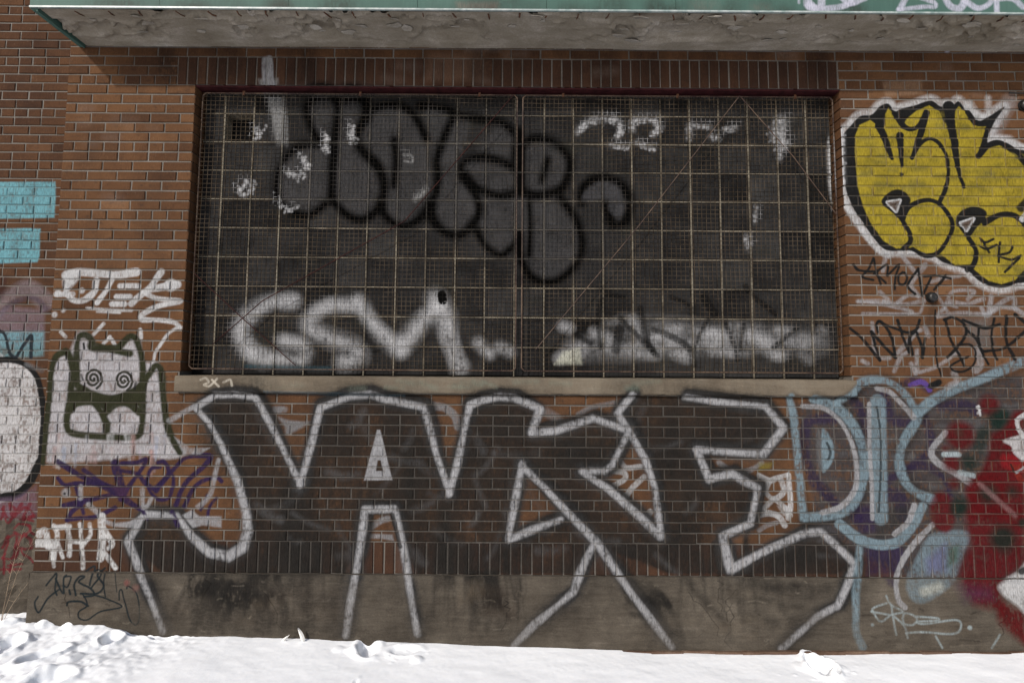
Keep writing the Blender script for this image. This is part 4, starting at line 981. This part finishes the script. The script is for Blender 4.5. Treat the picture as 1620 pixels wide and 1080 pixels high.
def emit_brick(parent, name, x0, x1, z0, z1, y, mat, r):
    """one brick as an object of its own"""
    w, h = x1 - x0 - JOINT, z1 - z0 - JOINT
    o = bpy.data.objects.new(name, brick_mesh(w, h, mat, r.randrange(6)))
    COL.objects.link(o)
    o.location = ((x0 + x1) / 2 + r.uniform(-.0012, .0012), y + r.uniform(-.0022, .0022), (z0 + z1) / 2 + r.uniform(-.001, .001))
    o.rotation_euler = (r.uniform(-.006, .006), r.uniform(-.005, .005), r.uniform(-.004, .004))
    o.parent = parent
    o['tint'] = brick_tint(r)
    return o

def brick_tint(r):
    q = r.random()
    return r.uniform(0.12, 0.35) if q < 0.10 else r.uniform(0.36, 0.68) if q < 0.88 else r.uniform(0.65, 0.95)

def stuff_brick(mb, x0, x1, z0, z1, y, r, depth=0.03):
    w, h = x1 - x0 - JOINT, z1 - z0 - JOINT
    v, f = brick_geo(w, h, depth, r.randrange(1 << 30))
    cx, cz, yo = (x0 + x1) / 2, (z0 + z1) / 2, y + r.uniform(-.0022, .0022)
    a, b = r.uniform(-.005, .005), r.uniform(-.006, .006)
    mb.add([(cx + p[0] - a * p[2], yo + p[1] + (b * p[2] if p[1] < 0.02 else 0), cz + p[2] + a * p[0]) for p in v], f, brick_tint(r))

building = empty('brick_building', (0, 0, 0))
tag(building, 'brown brick building front covered in graffiti, with concrete base and pale window sill', 'building')
# mortar bed behind the bricks, with the window opening left free
mb = MB(); Ym = 0.0055
mb.box(X_L + .004, WX0 - .014, Ym, Y_BACK + .3, Z_PL + .002, 6.0)
mb.box(WX1 + .014, X_R, Ym, Y_BACK + .3, Z_PL + .002, 6.0)
mb.box(WX0 - .014, WX1 + .014, Ym, Y_BACK + .3, Z_PL + .002, Z_SB + 0.02)
mb.box(WX0 - .014, WX1 + .014, Ym, Y_BACK + .3, Z_LIN + .004, 6.0)
wall = mb.build('wall', M['mortar'], building)

R = random.Random(5)
bricks = []                     # (x0, x1, z0, z1, depth) of the stretcher and header courses
def run(xa, xb, k, parity, from_right=False, deep=None):
    """one course between xa and xb"""
    unit = BRK / 2 if k % 7 == 3 else BRK
    z0, z1 = Z0 + k * ROW, Z0 + (k + 1) * ROW
    first = unit * (0.5 if parity else 1.0)
    if from_right:
        x = xb; w = first; edge = True
        while x > xa + 0.012:
            nx_ = max(x - w, xa)
            if nx_ - xa < 0.05: nx_ = xa
            bricks.append((nx_, x, z0, z1, deep if edge and deep else 0.03)); x = nx_; w = unit; edge = False
    else:
        x = xa; w = first; edge = True
        while x < xb - 0.012:
            nx_ = min(x + w, xb)
            if xb - nx_ < 0.05: nx_ = xb
            bricks.append((x, nx_, z0, z1, deep if edge and deep else 0.03)); x = nx_; w = unit; edge = False
for k in range(0, 50):
    par = k % 2
    if k < 14:
        run(X_L, X_R, k, par)
    elif k < 45:
        sill = k < 16
        run(X_L, WX0 - (0.02 if sill else 0), k, par, True, None if sill else 0.16)
        run(WX1 + (0.02 if sill else 0), X_R, k, par, False, None if sill else 0.16)
    elif k < 48:
        run(X_L, WX0 - 2 * ROW, k, par, True)
        run(WX1, X_R, k, par)
    else:
        run(X_L, X_R, k, par)
def seen_area(b):
    x, z = (b[0] + b[1]) / 2, (b[2] + b[3]) / 2
    if abs(x) > 3.22 or b[1] - b[0] < 0.15 or b[4] > 0.05: return 0
    d2 = CAM_D ** 2 + x * x + (z - CAM_H) ** 2
    return (b[1] - b[0]) * (b[3] - b[2]) * CAM_D / d2 ** 1.5
order = sorted(range(len(bricks)), key=lambda i: -seen_area(bricks[i]))
single = set(order[:300])
rest = MB()
for i, b in enumerate(bricks):
    if i in single: emit_brick(wall, 'brick', b[0], b[1], b[2], b[3], 0.0, M['brick'], R)
    else: stuff_brick(rest, b[0], b[1], b[2], b[3], 0.0, R, b[4])
tag(rest.build('bricks', M['brick'], wall), kind='stuff')
# soldier courses: over the plinth and over the window
x = X_L + 2 * BRK + 0.02
for kk, zz in enumerate((Z_PL, Z_PL + ROW, Z_PL + 2 * ROW)):       # plain corner bricks at the left end of the lower band
    xa, edge = X_L, X_L + 2 * BRK + 0.02
    w = BRK if kk % 2 == 0 else BRK / 2
    while xa < edge - 0.01:
        xb = min(xa + w, edge)
        if edge - xb < 0.05: xb = edge
        emit_brick(wall, 'corner_brick', xa, xb, zz, zz + ROW, 0.0, M['brick_dark'], R)
        xa = xb; w = BRK
while x < 3.5:
    emit_brick(wall, 'soldier_brick', x, x + ROW, Z_PL, Z_PL + 3 * ROW, 0.0, M['brick_dark'], R); x += ROW
x = WX0 - 2 * ROW
while x < WX1 - 0.02:
    emit_brick(wall, 'soldier_brick', x, min(x + ROW, WX1), Z_LIN, Z_LIN + 3 * ROW, 0.0, M['brick_dark'], R); x += ROW
far_soldiers = MB(); x = 3.5
while x < X_R:
    stuff_brick(far_soldiers, x, x + ROW, Z_PL, Z_PL + 3 * ROW, 0.0, R); x += ROW
tag(far_soldiers.build('soldier_bricks', M['brick_dark'], wall), kind='stuff')

# plinth with an uneven top edge
mb = MB()
px_ = np.arange(X_L - .005, X_R, 0.05); pz_ = np.linspace(-0.4, Z_PL, 18)
gv = []; gf = []
for i_, zq in enumerate(pz_):
    for j_, xq in enumerate(px_):
        top = i_ == len(pz_) - 1
        gv.append((xq, -0.012 + 0.004 * (random.random() - .5) + (0.004 if top else 0), zq + (0.006 * (random.random() - .5) if top else 0)))
nj = len(px_)
for i_ in range(len(pz_) - 1):
    for j_ in range(nj - 1):
        gf.append((i_ * nj + j_, i_ * nj + j_ + 1, (i_ + 1) * nj + j_ + 1, (i_ + 1) * nj + j_))
b0 = len(gv)
gv += [(xq, 0.05, Z_PL + 0.001) for xq in px_]
lt = (len(pz_) - 1) * nj
gf += [(lt + j_, lt + j_ + 1, b0 + j_ + 1, b0 + j_) for j_ in range(nj - 1)]
mb.add(gv, gf)
mb.box(X_L - .002, X_R, 0.02, Y_BACK + .3, -0.4, Z_PL - .002)
sd = [(X_L - .005, -0.012, -0.4), (X_L - .005, 0.03, -0.4), (X_L - .005, 0.03, Z_PL - .002), (X_L - .005, -0.012, Z_PL - .002)]
mb.add(sd, [(3, 2, 1, 0)])
mb.build('plinth', M['plinth'], building, False)
mb = MB()
q0 = -1.1
while q0 < X_R:
    q1 = q0 + random.uniform(0.05, 0.3)
    mb.box(q0, q1, -0.03 + random.uniform(-.006, .006), 0.0, -0.3, at(min(max(q0 * 203 + 810, 540), 1615), 1026.5)[1] + random.uniform(-.004, .004))
    q0 = q1
mb.build('footing', M['footing'], building)

# window sill: one long stone slab with worn arrises
mb = MB(); n = 120
prof = [(-0.028, Z_SB + .004), (-0.034, Z_SB + .012), (-0.034, Z_ST - .016), (-0.026, Z_ST - .007), (0.17, Z_ST + .003), (0.17, Z_SB + .004)]
vs = []
for i_ in range(n + 1):
    xq = WX0 - .02 + (WX1 - WX0 + .04) * i_ / n
    for j_, (yq, zq) in enumerate(prof):
        k_ = 0.0035 if j_ < 4 else 0
        vs.append((xq, yq + random.uniform(-k_, k_) * .7, zq + random.uniform(-k_, k_) * .6))
m_ = len(prof)
fs = [(i_ * m_ + j_, (i_ + 1) * m_ + j_, (i_ + 1) * m_ + (j_ + 1) % m_, i_ * m_ + (j_ + 1) % m_) for i_ in range(n) for j_ in range(m_)]
fs = [tuple(reversed(f)) for f in fs] + [tuple(range(m_)), tuple(reversed(range(n * m_, n * m_ + m_)))]
mb.add(vs, fs)
mb.build('window_sill', M['sill'], building)
# steel angle under the lintel
mb = MB(); mb.box(WX0 - .01, WX1 + .004, 0.004, 0.075, Z_LIN - 0.012, Z_LIN - 0.002)
mb.build('lintel_angle', M['lintel'], building)

# ------------------------------------------------------------------ recessed wing at the left
wing = empty('brick_wing', (X_L, Y_BACK, 0))
tag(wing, 'recessed brick wall at the left edge with turquoise painted patches and white oval', 'wall')
def local(o): o.location = Vector(o.location) - Vector((X_L, Y_BACK, 0)); return o
mb = MB(); mb.box(-6.5, X_L + .003, Y_BACK + .0055, Y_BACK + .3, 0.74, 6.0)
wbed = local(mb.build('wall', M['mortar'], wing))
zb = 0.72; R2 = random.Random(9); wrest = MB(); nsing = 0
for k in range(72):
    z0 = zb + k * ROW; u = BRK / 2 if k % 6 == 2 else BRK
    x = X_L + .002; w = u * (0.5 if k % 2 else 1.0) * R2.uniform(0.85, 1.0)
    while x > -6.4:
        x0 = x - w
        if x > -3.95 and z0 < 4.7:
            o = emit_brick(wbed, 'brick', x0, x, z0, z0 + ROW, 0.0, M['brick_wing'], R2)
            o.location = (o.location.x, o.location.y + Y_BACK, o.location.z)
            nsing += 1
        else:
            stuff_brick(wrest, x0, x, z0, z0 + ROW, Y_BACK, R2)
        x = x0; w = u
o = wrest.build('bricks', M['brick_wing'], wbed); tag(o, kind='stuff')
# rubble-and-render base of the wing
mb = MB(); gx = np.arange(-6.5, X_L + 0.03, 0.045); gz = np.linspace(-0.4, 0.745, 26)
r3 = random.Random(3)
hh = [[r3.uniform(-.012, .012) for _ in gx] for _ in gz]
mb.add([(xq, Y_BACK - 0.012 + hh[i_][j_], zq) for i_, zq in enumerate(gz) for j_, xq in enumerate(gx)],
       [(i_ * len(gx) + j_, i_ * len(gx) + j_ + 1, (i_ + 1) * len(gx) + j_ + 1, (i_ + 1) * len(gx) + j_) for i_ in range(len(gz) - 1) for j_ in range(len(gx) - 1)])
mb.box(-6.5, X_L + .003, Y_BACK + .004, Y_BACK + .3, -0.4, 0.742)
local(mb.build('rendered_base', M['plinth'], wing))

# ------------------------------------------------------------------ canopy
canopy = empty('entrance_canopy', (0, 0, Z_SOF))
tag(canopy, 'shallow concrete canopy with peeling underside and green metal fascia above the window', 'canopy')
def under(o): o.location = Vector(o.location) - Vector((0, 0, Z_SOF)); return o
cx = np.arange(CAN_X0 + .05, X_R, 0.0115); cy = np.linspace(-CAN_D + .012, 0.012, 34)
CX, CY = np.meshgrid(cx, cy)
f1 = 1.2 * vn(CX, CY * 2.2, 0.42, 61) + 0.55 * vn(CX, CY * 2.2, 0.14, 62) + 0.3 * vn(CX, CY * 1.6, 0.05, 63) - 0.03 + 0.10 * np.clip(CX / 3, -1, 1)
wgt = np.clip((-CY - 0.05) / 0.12, 0, 1)
CZ = Z_SOF + 0.004 * vn(CX, CY, 0.5, 64) + 0.0012 * vn(CX, CY, 0.03, 65)
CZ += (0.022 * np.clip((f1 - 0.08) / 0.02, 0, 1) + 0.016 * np.clip((f1 - 0.26) / 0.02, 0, 1)) * wgt    # spalled patches
CZ += 0.005 * np.clip((f1 - 0.08) / 0.05, 0, 1) * wgt * vn(CX, CY, 0.018, 66) * 2
CZ -= 0.014 * np.exp(-((f1 - 0.05) / 0.035) ** 2) * wgt                                                    # lifted lips of render
iv = np.arange(CX.size).reshape(CX.shape)
q_ = np.stack([iv[:-1, :-1], iv[1:, :-1], iv[1:, 1:], iv[:-1, 1:]], -1).reshape(-1, 4)
under(link('soffit', fast_mesh('soffit', np.stack([CX, CY, CZ], -1).reshape(-1, 3), q_, False), M['soffit'], canopy))
for i in range(40):            # flakes of render peeling off the underside
    x = random.uniform(CAN_X0 + .15, 3.6); y = -CAN_D + random.choice([random.uniform(.03, .16), random.uniform(.05, .30)])
    a0 = random.uniform(0, 6.28); n = random.randint(6, 9); L = random.uniform(.015, .055)
    ring = [(x + L * random.uniform(.6, 1.3) * math.cos(a0 + 6.283 * k / n), y + .5 * L * random.uniform(.5, 1.2) * math.sin(a0 + 6.283 * k / n)) for k in range(n)]
    tx, ty = random.uniform(-.12, .12), random.uniform(-.15, .5)
    zf = lambda q: Z_SOF - .012 + tx * (q[0] - x) + ty * (q[1] - y) + random.uniform(-.0015, .0015)
    mb = MB(); lo = [(q[0], q[1], zf(q)) for q in ring]; hi = [(p_[0], p_[1], p_[2] + .006) for p_ in lo]
    mb.add(lo + hi, [tuple(range(n - 1, -1, -1)), tuple(range(n, 2 * n))] + [(k, (k + 1) % n, n + (k + 1) % n, n + k) for k in range(n)])
    under(mb.build('render_flake', M['flake'], canopy))
mb = MB(); mb.box(CAN_X0 + .03, X_R, -CAN_D + .03, 0.004, Z_SOF + .035, Z_SOF + .30)
under(mb.build('slab', M['soffit'], canopy))
# sheet metal fascia, panel by panel
seams = [CAN_X0]
while seams[-1] < X_R: seams.append(seams[-1] + 0.80)
for a_, b_ in zip(seams[:-1], seams[1:]):
    mb = MB(); off = random.uniform(-.0015, .0015)
    mb.box(a_ + .0012, b_ - .0012, -CAN_D - .004 + off, -CAN_D + .006 + off, Z_SOF + .008, Z_SOF + .34)
    mb.box(a_ + .0012, b_ - .0012, -CAN_D - .004 + off, 0.03, Z_SOF + .341, Z_SOF + .349)
    under(mb.build('fascia_panel', M['green'], canopy))
mb = MB(); mb.box(CAN_X0, X_R, -CAN_D - .009, -CAN_D + .004, Z_SOF - .004, Z_SOF + .0065)
under(mb.build('drip_edge', M['drip'], canopy))
mb = MB()
mb.box(CAN_X0 - .006, CAN_X0 + .003, -CAN_D + .002, 0.002, Z_SOF - .004, Z_SOF + .345)
mb.box(CAN_X0 + .004, CAN_X0 + .034, -CAN_D + .006, 0.001, Z_SOF - .012, Z_SOF - .004)
mb.box(CAN_X0 + .034, CAN_X0 + .042, -CAN_D + .006, 0.001, Z_SOF - .020, Z_SOF + .02)
under(mb.build('end_trim', M['green'], canopy))
x = CAN_X0 + 0.25
while x < 3.8:
    mb = MB(); y = -CAN_D + random.uniform(0.014, 0.03); dx = random.uniform(-0.02, 0.03)
    mb.path([(x, y, Z_SOF - .001), (x + dx * .6, y + .022, Z_SOF - .007), (x + dx, y + random.uniform(.04, .06), Z_SOF + .004)], random.uniform(.0035, .0055), 5)
    under(mb.build('rebar_end', M['rust'], canopy)); x += random.uniform(0.17, 0.23)

# ------------------------------------------------------------------ window of square blocks
win = empty('glass_block_window', (0, Y_PN, Z_ST))
tag(win, 'wide grey painted glass block window behind the wire guards', 'window')
def inwin(o): o.location = Vector(o.location) - Vector((0, Y_PN, Z_ST)); return o
GB = 0.2042
gxs = [WX0] + [0.012 + k * GB for k in range(-10, 11)] + [WX1]
gzs = [Z_ST] + [1.7645 + k * GB for k in range(1, 10)] + [Z_LIN - 0.016]
mb = MB(); mb.box(WX0 - .01, WX1 + .01, Y_PN + .16, Y_PN + .2, Z_ST - .05, Z_LIN + .05)
inwin(mb.build('dark_backing', M['dark'], win))
def block_mesh(seed, bw, bh):
    r = random.Random(seed); w, h = bw - .0105, bh - .0105
    vs = []; rings = [(0.5, 0.10), (0.5, 0.004), (0.47, -0.001), (0.40, 0.002 + r.uniform(0, .003))]
    for s, y in rings:
        for sx, sz in ((-1, -1), (1, -1), (1, 1), (-1, 1)):
            vs.append((sx * (w * s), y + r.uniform(-.0006, .0006), sz * (h * s)))
    fs = []
    for q in range(3):
        for k in range(4):
            n2_ = (k + 1) % 4
            fs.append((q * 4 + k, q * 4 + n2_, q * 4 + 4 + n2_, q * 4 + 4 + k))
    fs.append((12, 13, 14, 15))
    m = bpy.data.meshes.new('glass_block'); m.from_pydata(vs, [], fs); m.materials.append(M['block']); m.update()
    return m
BMS = {}
hx, hz = at(385, 208, Y_PN)
for xa, xb in zip(gxs[:-1], gxs[1:]):
    for za, zb_ in zip(gzs[:-1], gzs[1:]):
        if xa < hx < xb and za < hz < zb_: continue       # the missing block
        k = (round(xb - xa, 3), round(zb_ - za, 3), random.randrange(8))
        if k not in BMS: BMS[k] = block_mesh(k[2], k[0], k[1])
        o = bpy.data.objects.new('glass_block', BMS[k]); COL.objects.link(o)
        o.parent = win
        o.location = ((xa + xb) / 2, random.uniform(-.0015, .0015), (za + zb_) / 2 - Z_ST)
        o.rotation_euler = (random.uniform(-.008, .008), 0, random.uniform(-.008, .008))
        o['tint'] = random.choice([random.uniform(.25, .7), random.uniform(.1, .9)])
for xq in gxs[1:-1]:
    mb = MB(); mb.box(xq - .0045, xq + .0045, Y_PN - .0045, Y_PN + .09, Z_ST + .004, Z_LIN - .018)
    inwin(mb.build('vertical_joint', M['joint'], win))
for zq in gzs[1:-1]:
    mb = MB(); mb.box(WX0 + .001, WX1 - .001, Y_PN - .0022, Y_PN + .088, zq - .004, zq + .004)
    inwin(mb.build('horizontal_joint', M['joint'], win))

# ------------------------------------------------------------------ wire guards
def guard(name, xa, xb, label, rods, seed):
    g = empty(name, ((xa + xb) / 2, Y_GR, Z_ST + .02)); tag(g, label, 'window guard', 'wire guards over the window')
    inv = -Vector(g.location)
    def put(o): o.location = Vector(o.location) + inv; return o
    r = random.Random(seed)
    za, zb_ = Z_ST + .04, Z_LIN - .034
    mb = MB(); c = 0.02
    mb.path([(xa + c, Y_GR, zb_), (xb - c, Y_GR, zb_), (xb, Y_GR, zb_ - c), (xb, Y_GR, za + c), (xb - c, Y_GR, za), (xa + c, Y_GR, za), (xa, Y_GR, za + c), (xa, Y_GR, zb_ - c), (xa + c, Y_GR, zb_)], .0048, 6)
    put(mb.build('frame', M['rod'], g))
    sp = 0.0305
    mb = MB(); nxw = int((xb - xa) / sp); nzw = int((zb_ - za) / sp)
    ph = [r.uniform(0, 6.28) for _ in range(6)]
    def sag(x, z):
        return 0.005 * math.sin(3.1 * x + ph[0]) * math.sin(4.0 * z + ph[1]) + 0.003 * math.sin(9 * x + ph[2] + 5 * z)
    for i in range(1, nxw):
        xq = xa + i * (xb - xa) / nxw; pts = []
        for k in range(15):
            z = za + (zb_ - za) * k / 14
            pts.append((xq + 0.0018 * math.sin(5 * z + ph[3] + 2 * xq) + r.uniform(-.0008, .0008), Y_GR - .006 + sag(xq, z), z))
        for a_, b_ in zip(pts[:-1], pts[1:]): mb.rod(a_, b_, .0016, 4, None, False)
    for j in range(1, nzw):
        zq = za + j * (zb_ - za) / nzw; pts = []
        for k in range(16):
            x = xa + (xb - xa) * k / 15
            pts.append((x, Y_GR - .0083 + sag(x, zq), zq + 0.0018 * math.sin(4 * x + ph[4] + 2 * zq) + r.uniform(-.0008, .0008)))
        for a_, b_ in zip(pts[:-1], pts[1:]): mb.rod(a_, b_, .0016, 4, None, False)
    tag(put(mb.build('wire_mesh', M['mesh'], g)), kind='stuff')
    for pl in rods:
        mb = MB(); pts = []
        for px, py in pl:
            x, z = at(px, py, Y_GR - .012); pts.append((min(max(x, xa), xb), Y_GR - .013, min(max(z, za), zb_)))
        mb.path(pts, .0034, 5); put(mb.build('brace_rod', M['rod'] if seed == 2 else M['maroon'], g))
    for f in (0.13, 0.5, 0.88):
        x = xa + (xb - xa) * f; mb = MB(); mb.box(x - .008, x + .008, Y_GR - .003, Y_GR + .003, zb_ - .012, Z_LIN - .017)
        mb.rod((x, Y_GR - .009, zb_ - .004), (x, Y_GR - .003, zb_ - .004), .006, 6)
        put(mb.build('hanger', M['rust'], g))
    return g
xm = at(822, 300, Y_GR)[0]
guard('window_guard', WX0 + .022, xm - .02, 'left rusty wire guard panel with long diagonal brace rod on the window', [[(812, 151), (640, 350), (415, 476), (336, 545)], [(308, 433), (380, 500), (468, 578)]], 1)
guard('window_guard', xm + .02, WX1 - .02, 'right rusty wire guard panel with two brace rods meeting at its top', [[(1170, 151), (1010, 358), (848, 552)], [(1170, 151), (1255, 248), (1322, 338)]], 2)

# ------------------------------------------------------------------ iron stubs in the wall
def stub(px, py, rad, label):
    x, z = at(px, py, -0.015)
    e = empty('pipe_stub', (x, 0, z)); tag(e, label, 'pipe', 'iron stubs in the wall')
    mb = MB(); mb.rod((0, -.009, 0), (0, 0.02, 0), rad * 1.15, 14); mb.build('flange', M['black'], e)
    mb = MB(); n = 16
    prof = [(rad * .9, -.008), (rad * .9, -.012), (rad, -.015), (rad * 1.02, -.024), (rad * .8, -.033), (rad * .5, -.038), (rad * .35, -.034), (0.0005, -.033)]
    vs = [(q * math.cos(2 * math.pi * k / n), y, q * math.sin(2 * math.pi * k / n)) for q, y in prof for k in range(n)]
    fs = [(i * n + k, i * n + (k + 1) % n, (i + 1) * n + (k + 1) % n, (i + 1) * n + k) for i in range(len(prof) - 1) for k in range(n)]
    mb.add(vs, [tuple(reversed(f)) for f in fs]); mb.build('cap', M['black'], e, True)
    return e
stub(1475, 470, 0.031, 'black iron pipe stub in the brickwork below the yellow lettering')
e = stub(1622, 166, 0.034, 'black iron pipe stub at the right edge beside the yellow lettering')
mb = MB(); mb.path([(-0.10, -.012, .085), (0.10, -.012, .08)], .005, 6); mb.build('rod', M['black'], e)

# ------------------------------------------------------------------ dry stalks
def weed(name, px, py, stalks, label, seed):
    r = random.Random(seed); x, y = gp(px, py, 0.16); y = min(y, Y_BACK - .06)
    e = empty(name, (x, y, 0.12)); tag(e, label, 'weed')
    for (dx, h) in stalks:
        mb = MB(); pts = []
        for k in range(8):
            t_ = k / 7; pts.append(Vector((dx * t_ ** 1.4 + r.uniform(-.004, .004), -.04 * t_, h * t_)))
        for k in range(7): mb.rod(pts[k], pts[k + 1], .0016 * (1 - k / 9), 4, .0016 * (1 - (k + 1) / 9), False)
        for k in range(3, 8):
            for s in (-1, 1):
                q = pts[k] + Vector((s * r.uniform(.015, .04), r.uniform(-.01, .01), r.uniform(.015, .05)))
                mb.rod(pts[k], q, .0009, 3, .0006, False)
        mb.build('stalk', M['straw'], e)
    return e
weed('dry_weed', 2, 985, [(0.15, 0.72), (0.22, 0.62), (0.10, 0.5), (0.28, 0.42)], 'thin dry weed stalks in front of the recessed wall at the left', 1)
def blade(px, py, h, lean, label):
    x, y = gp(px, py, 0.09); y = min(y, -0.05)
    z = float(np.interp(x, wlx, wlz)) - .015
    vs = []; n = 9
    for k in range(n):
        t_ = k / (n - 1); w = .012 * math.sin(math.pi * (0.12 + 0.88 * t_)) ** 0.8 + .0006
        xx = lean * t_ * t_ * h
        vs += [(xx - w, 0.004 * math.cos(4 * t_), h * t_), (xx, -0.005, h * t_), (xx + w, 0.004, h * t_), (xx, 0.006, h * t_)]
    fs = [(k * 4 + j, k * 4 + (j + 1) % 4, k * 4 + 4 + (j + 1) % 4, k * 4 + 4 + j) for k in range(n - 1) for j in range(4)]
    mb = MB(); mb.add(vs, fs); o = mb.build('dry_leaf', M['husk']); o.location = (x, y, z)
    tag(o, label, 'leaf')
blade(488, 1008, 0.10, -0.35, 'taller pale dry leaf blade sticking up from snow by the wall')
blade(458, 1006, 0.055, 0.75, 'shorter pale dry leaf tip leaning right in snow by the wall')
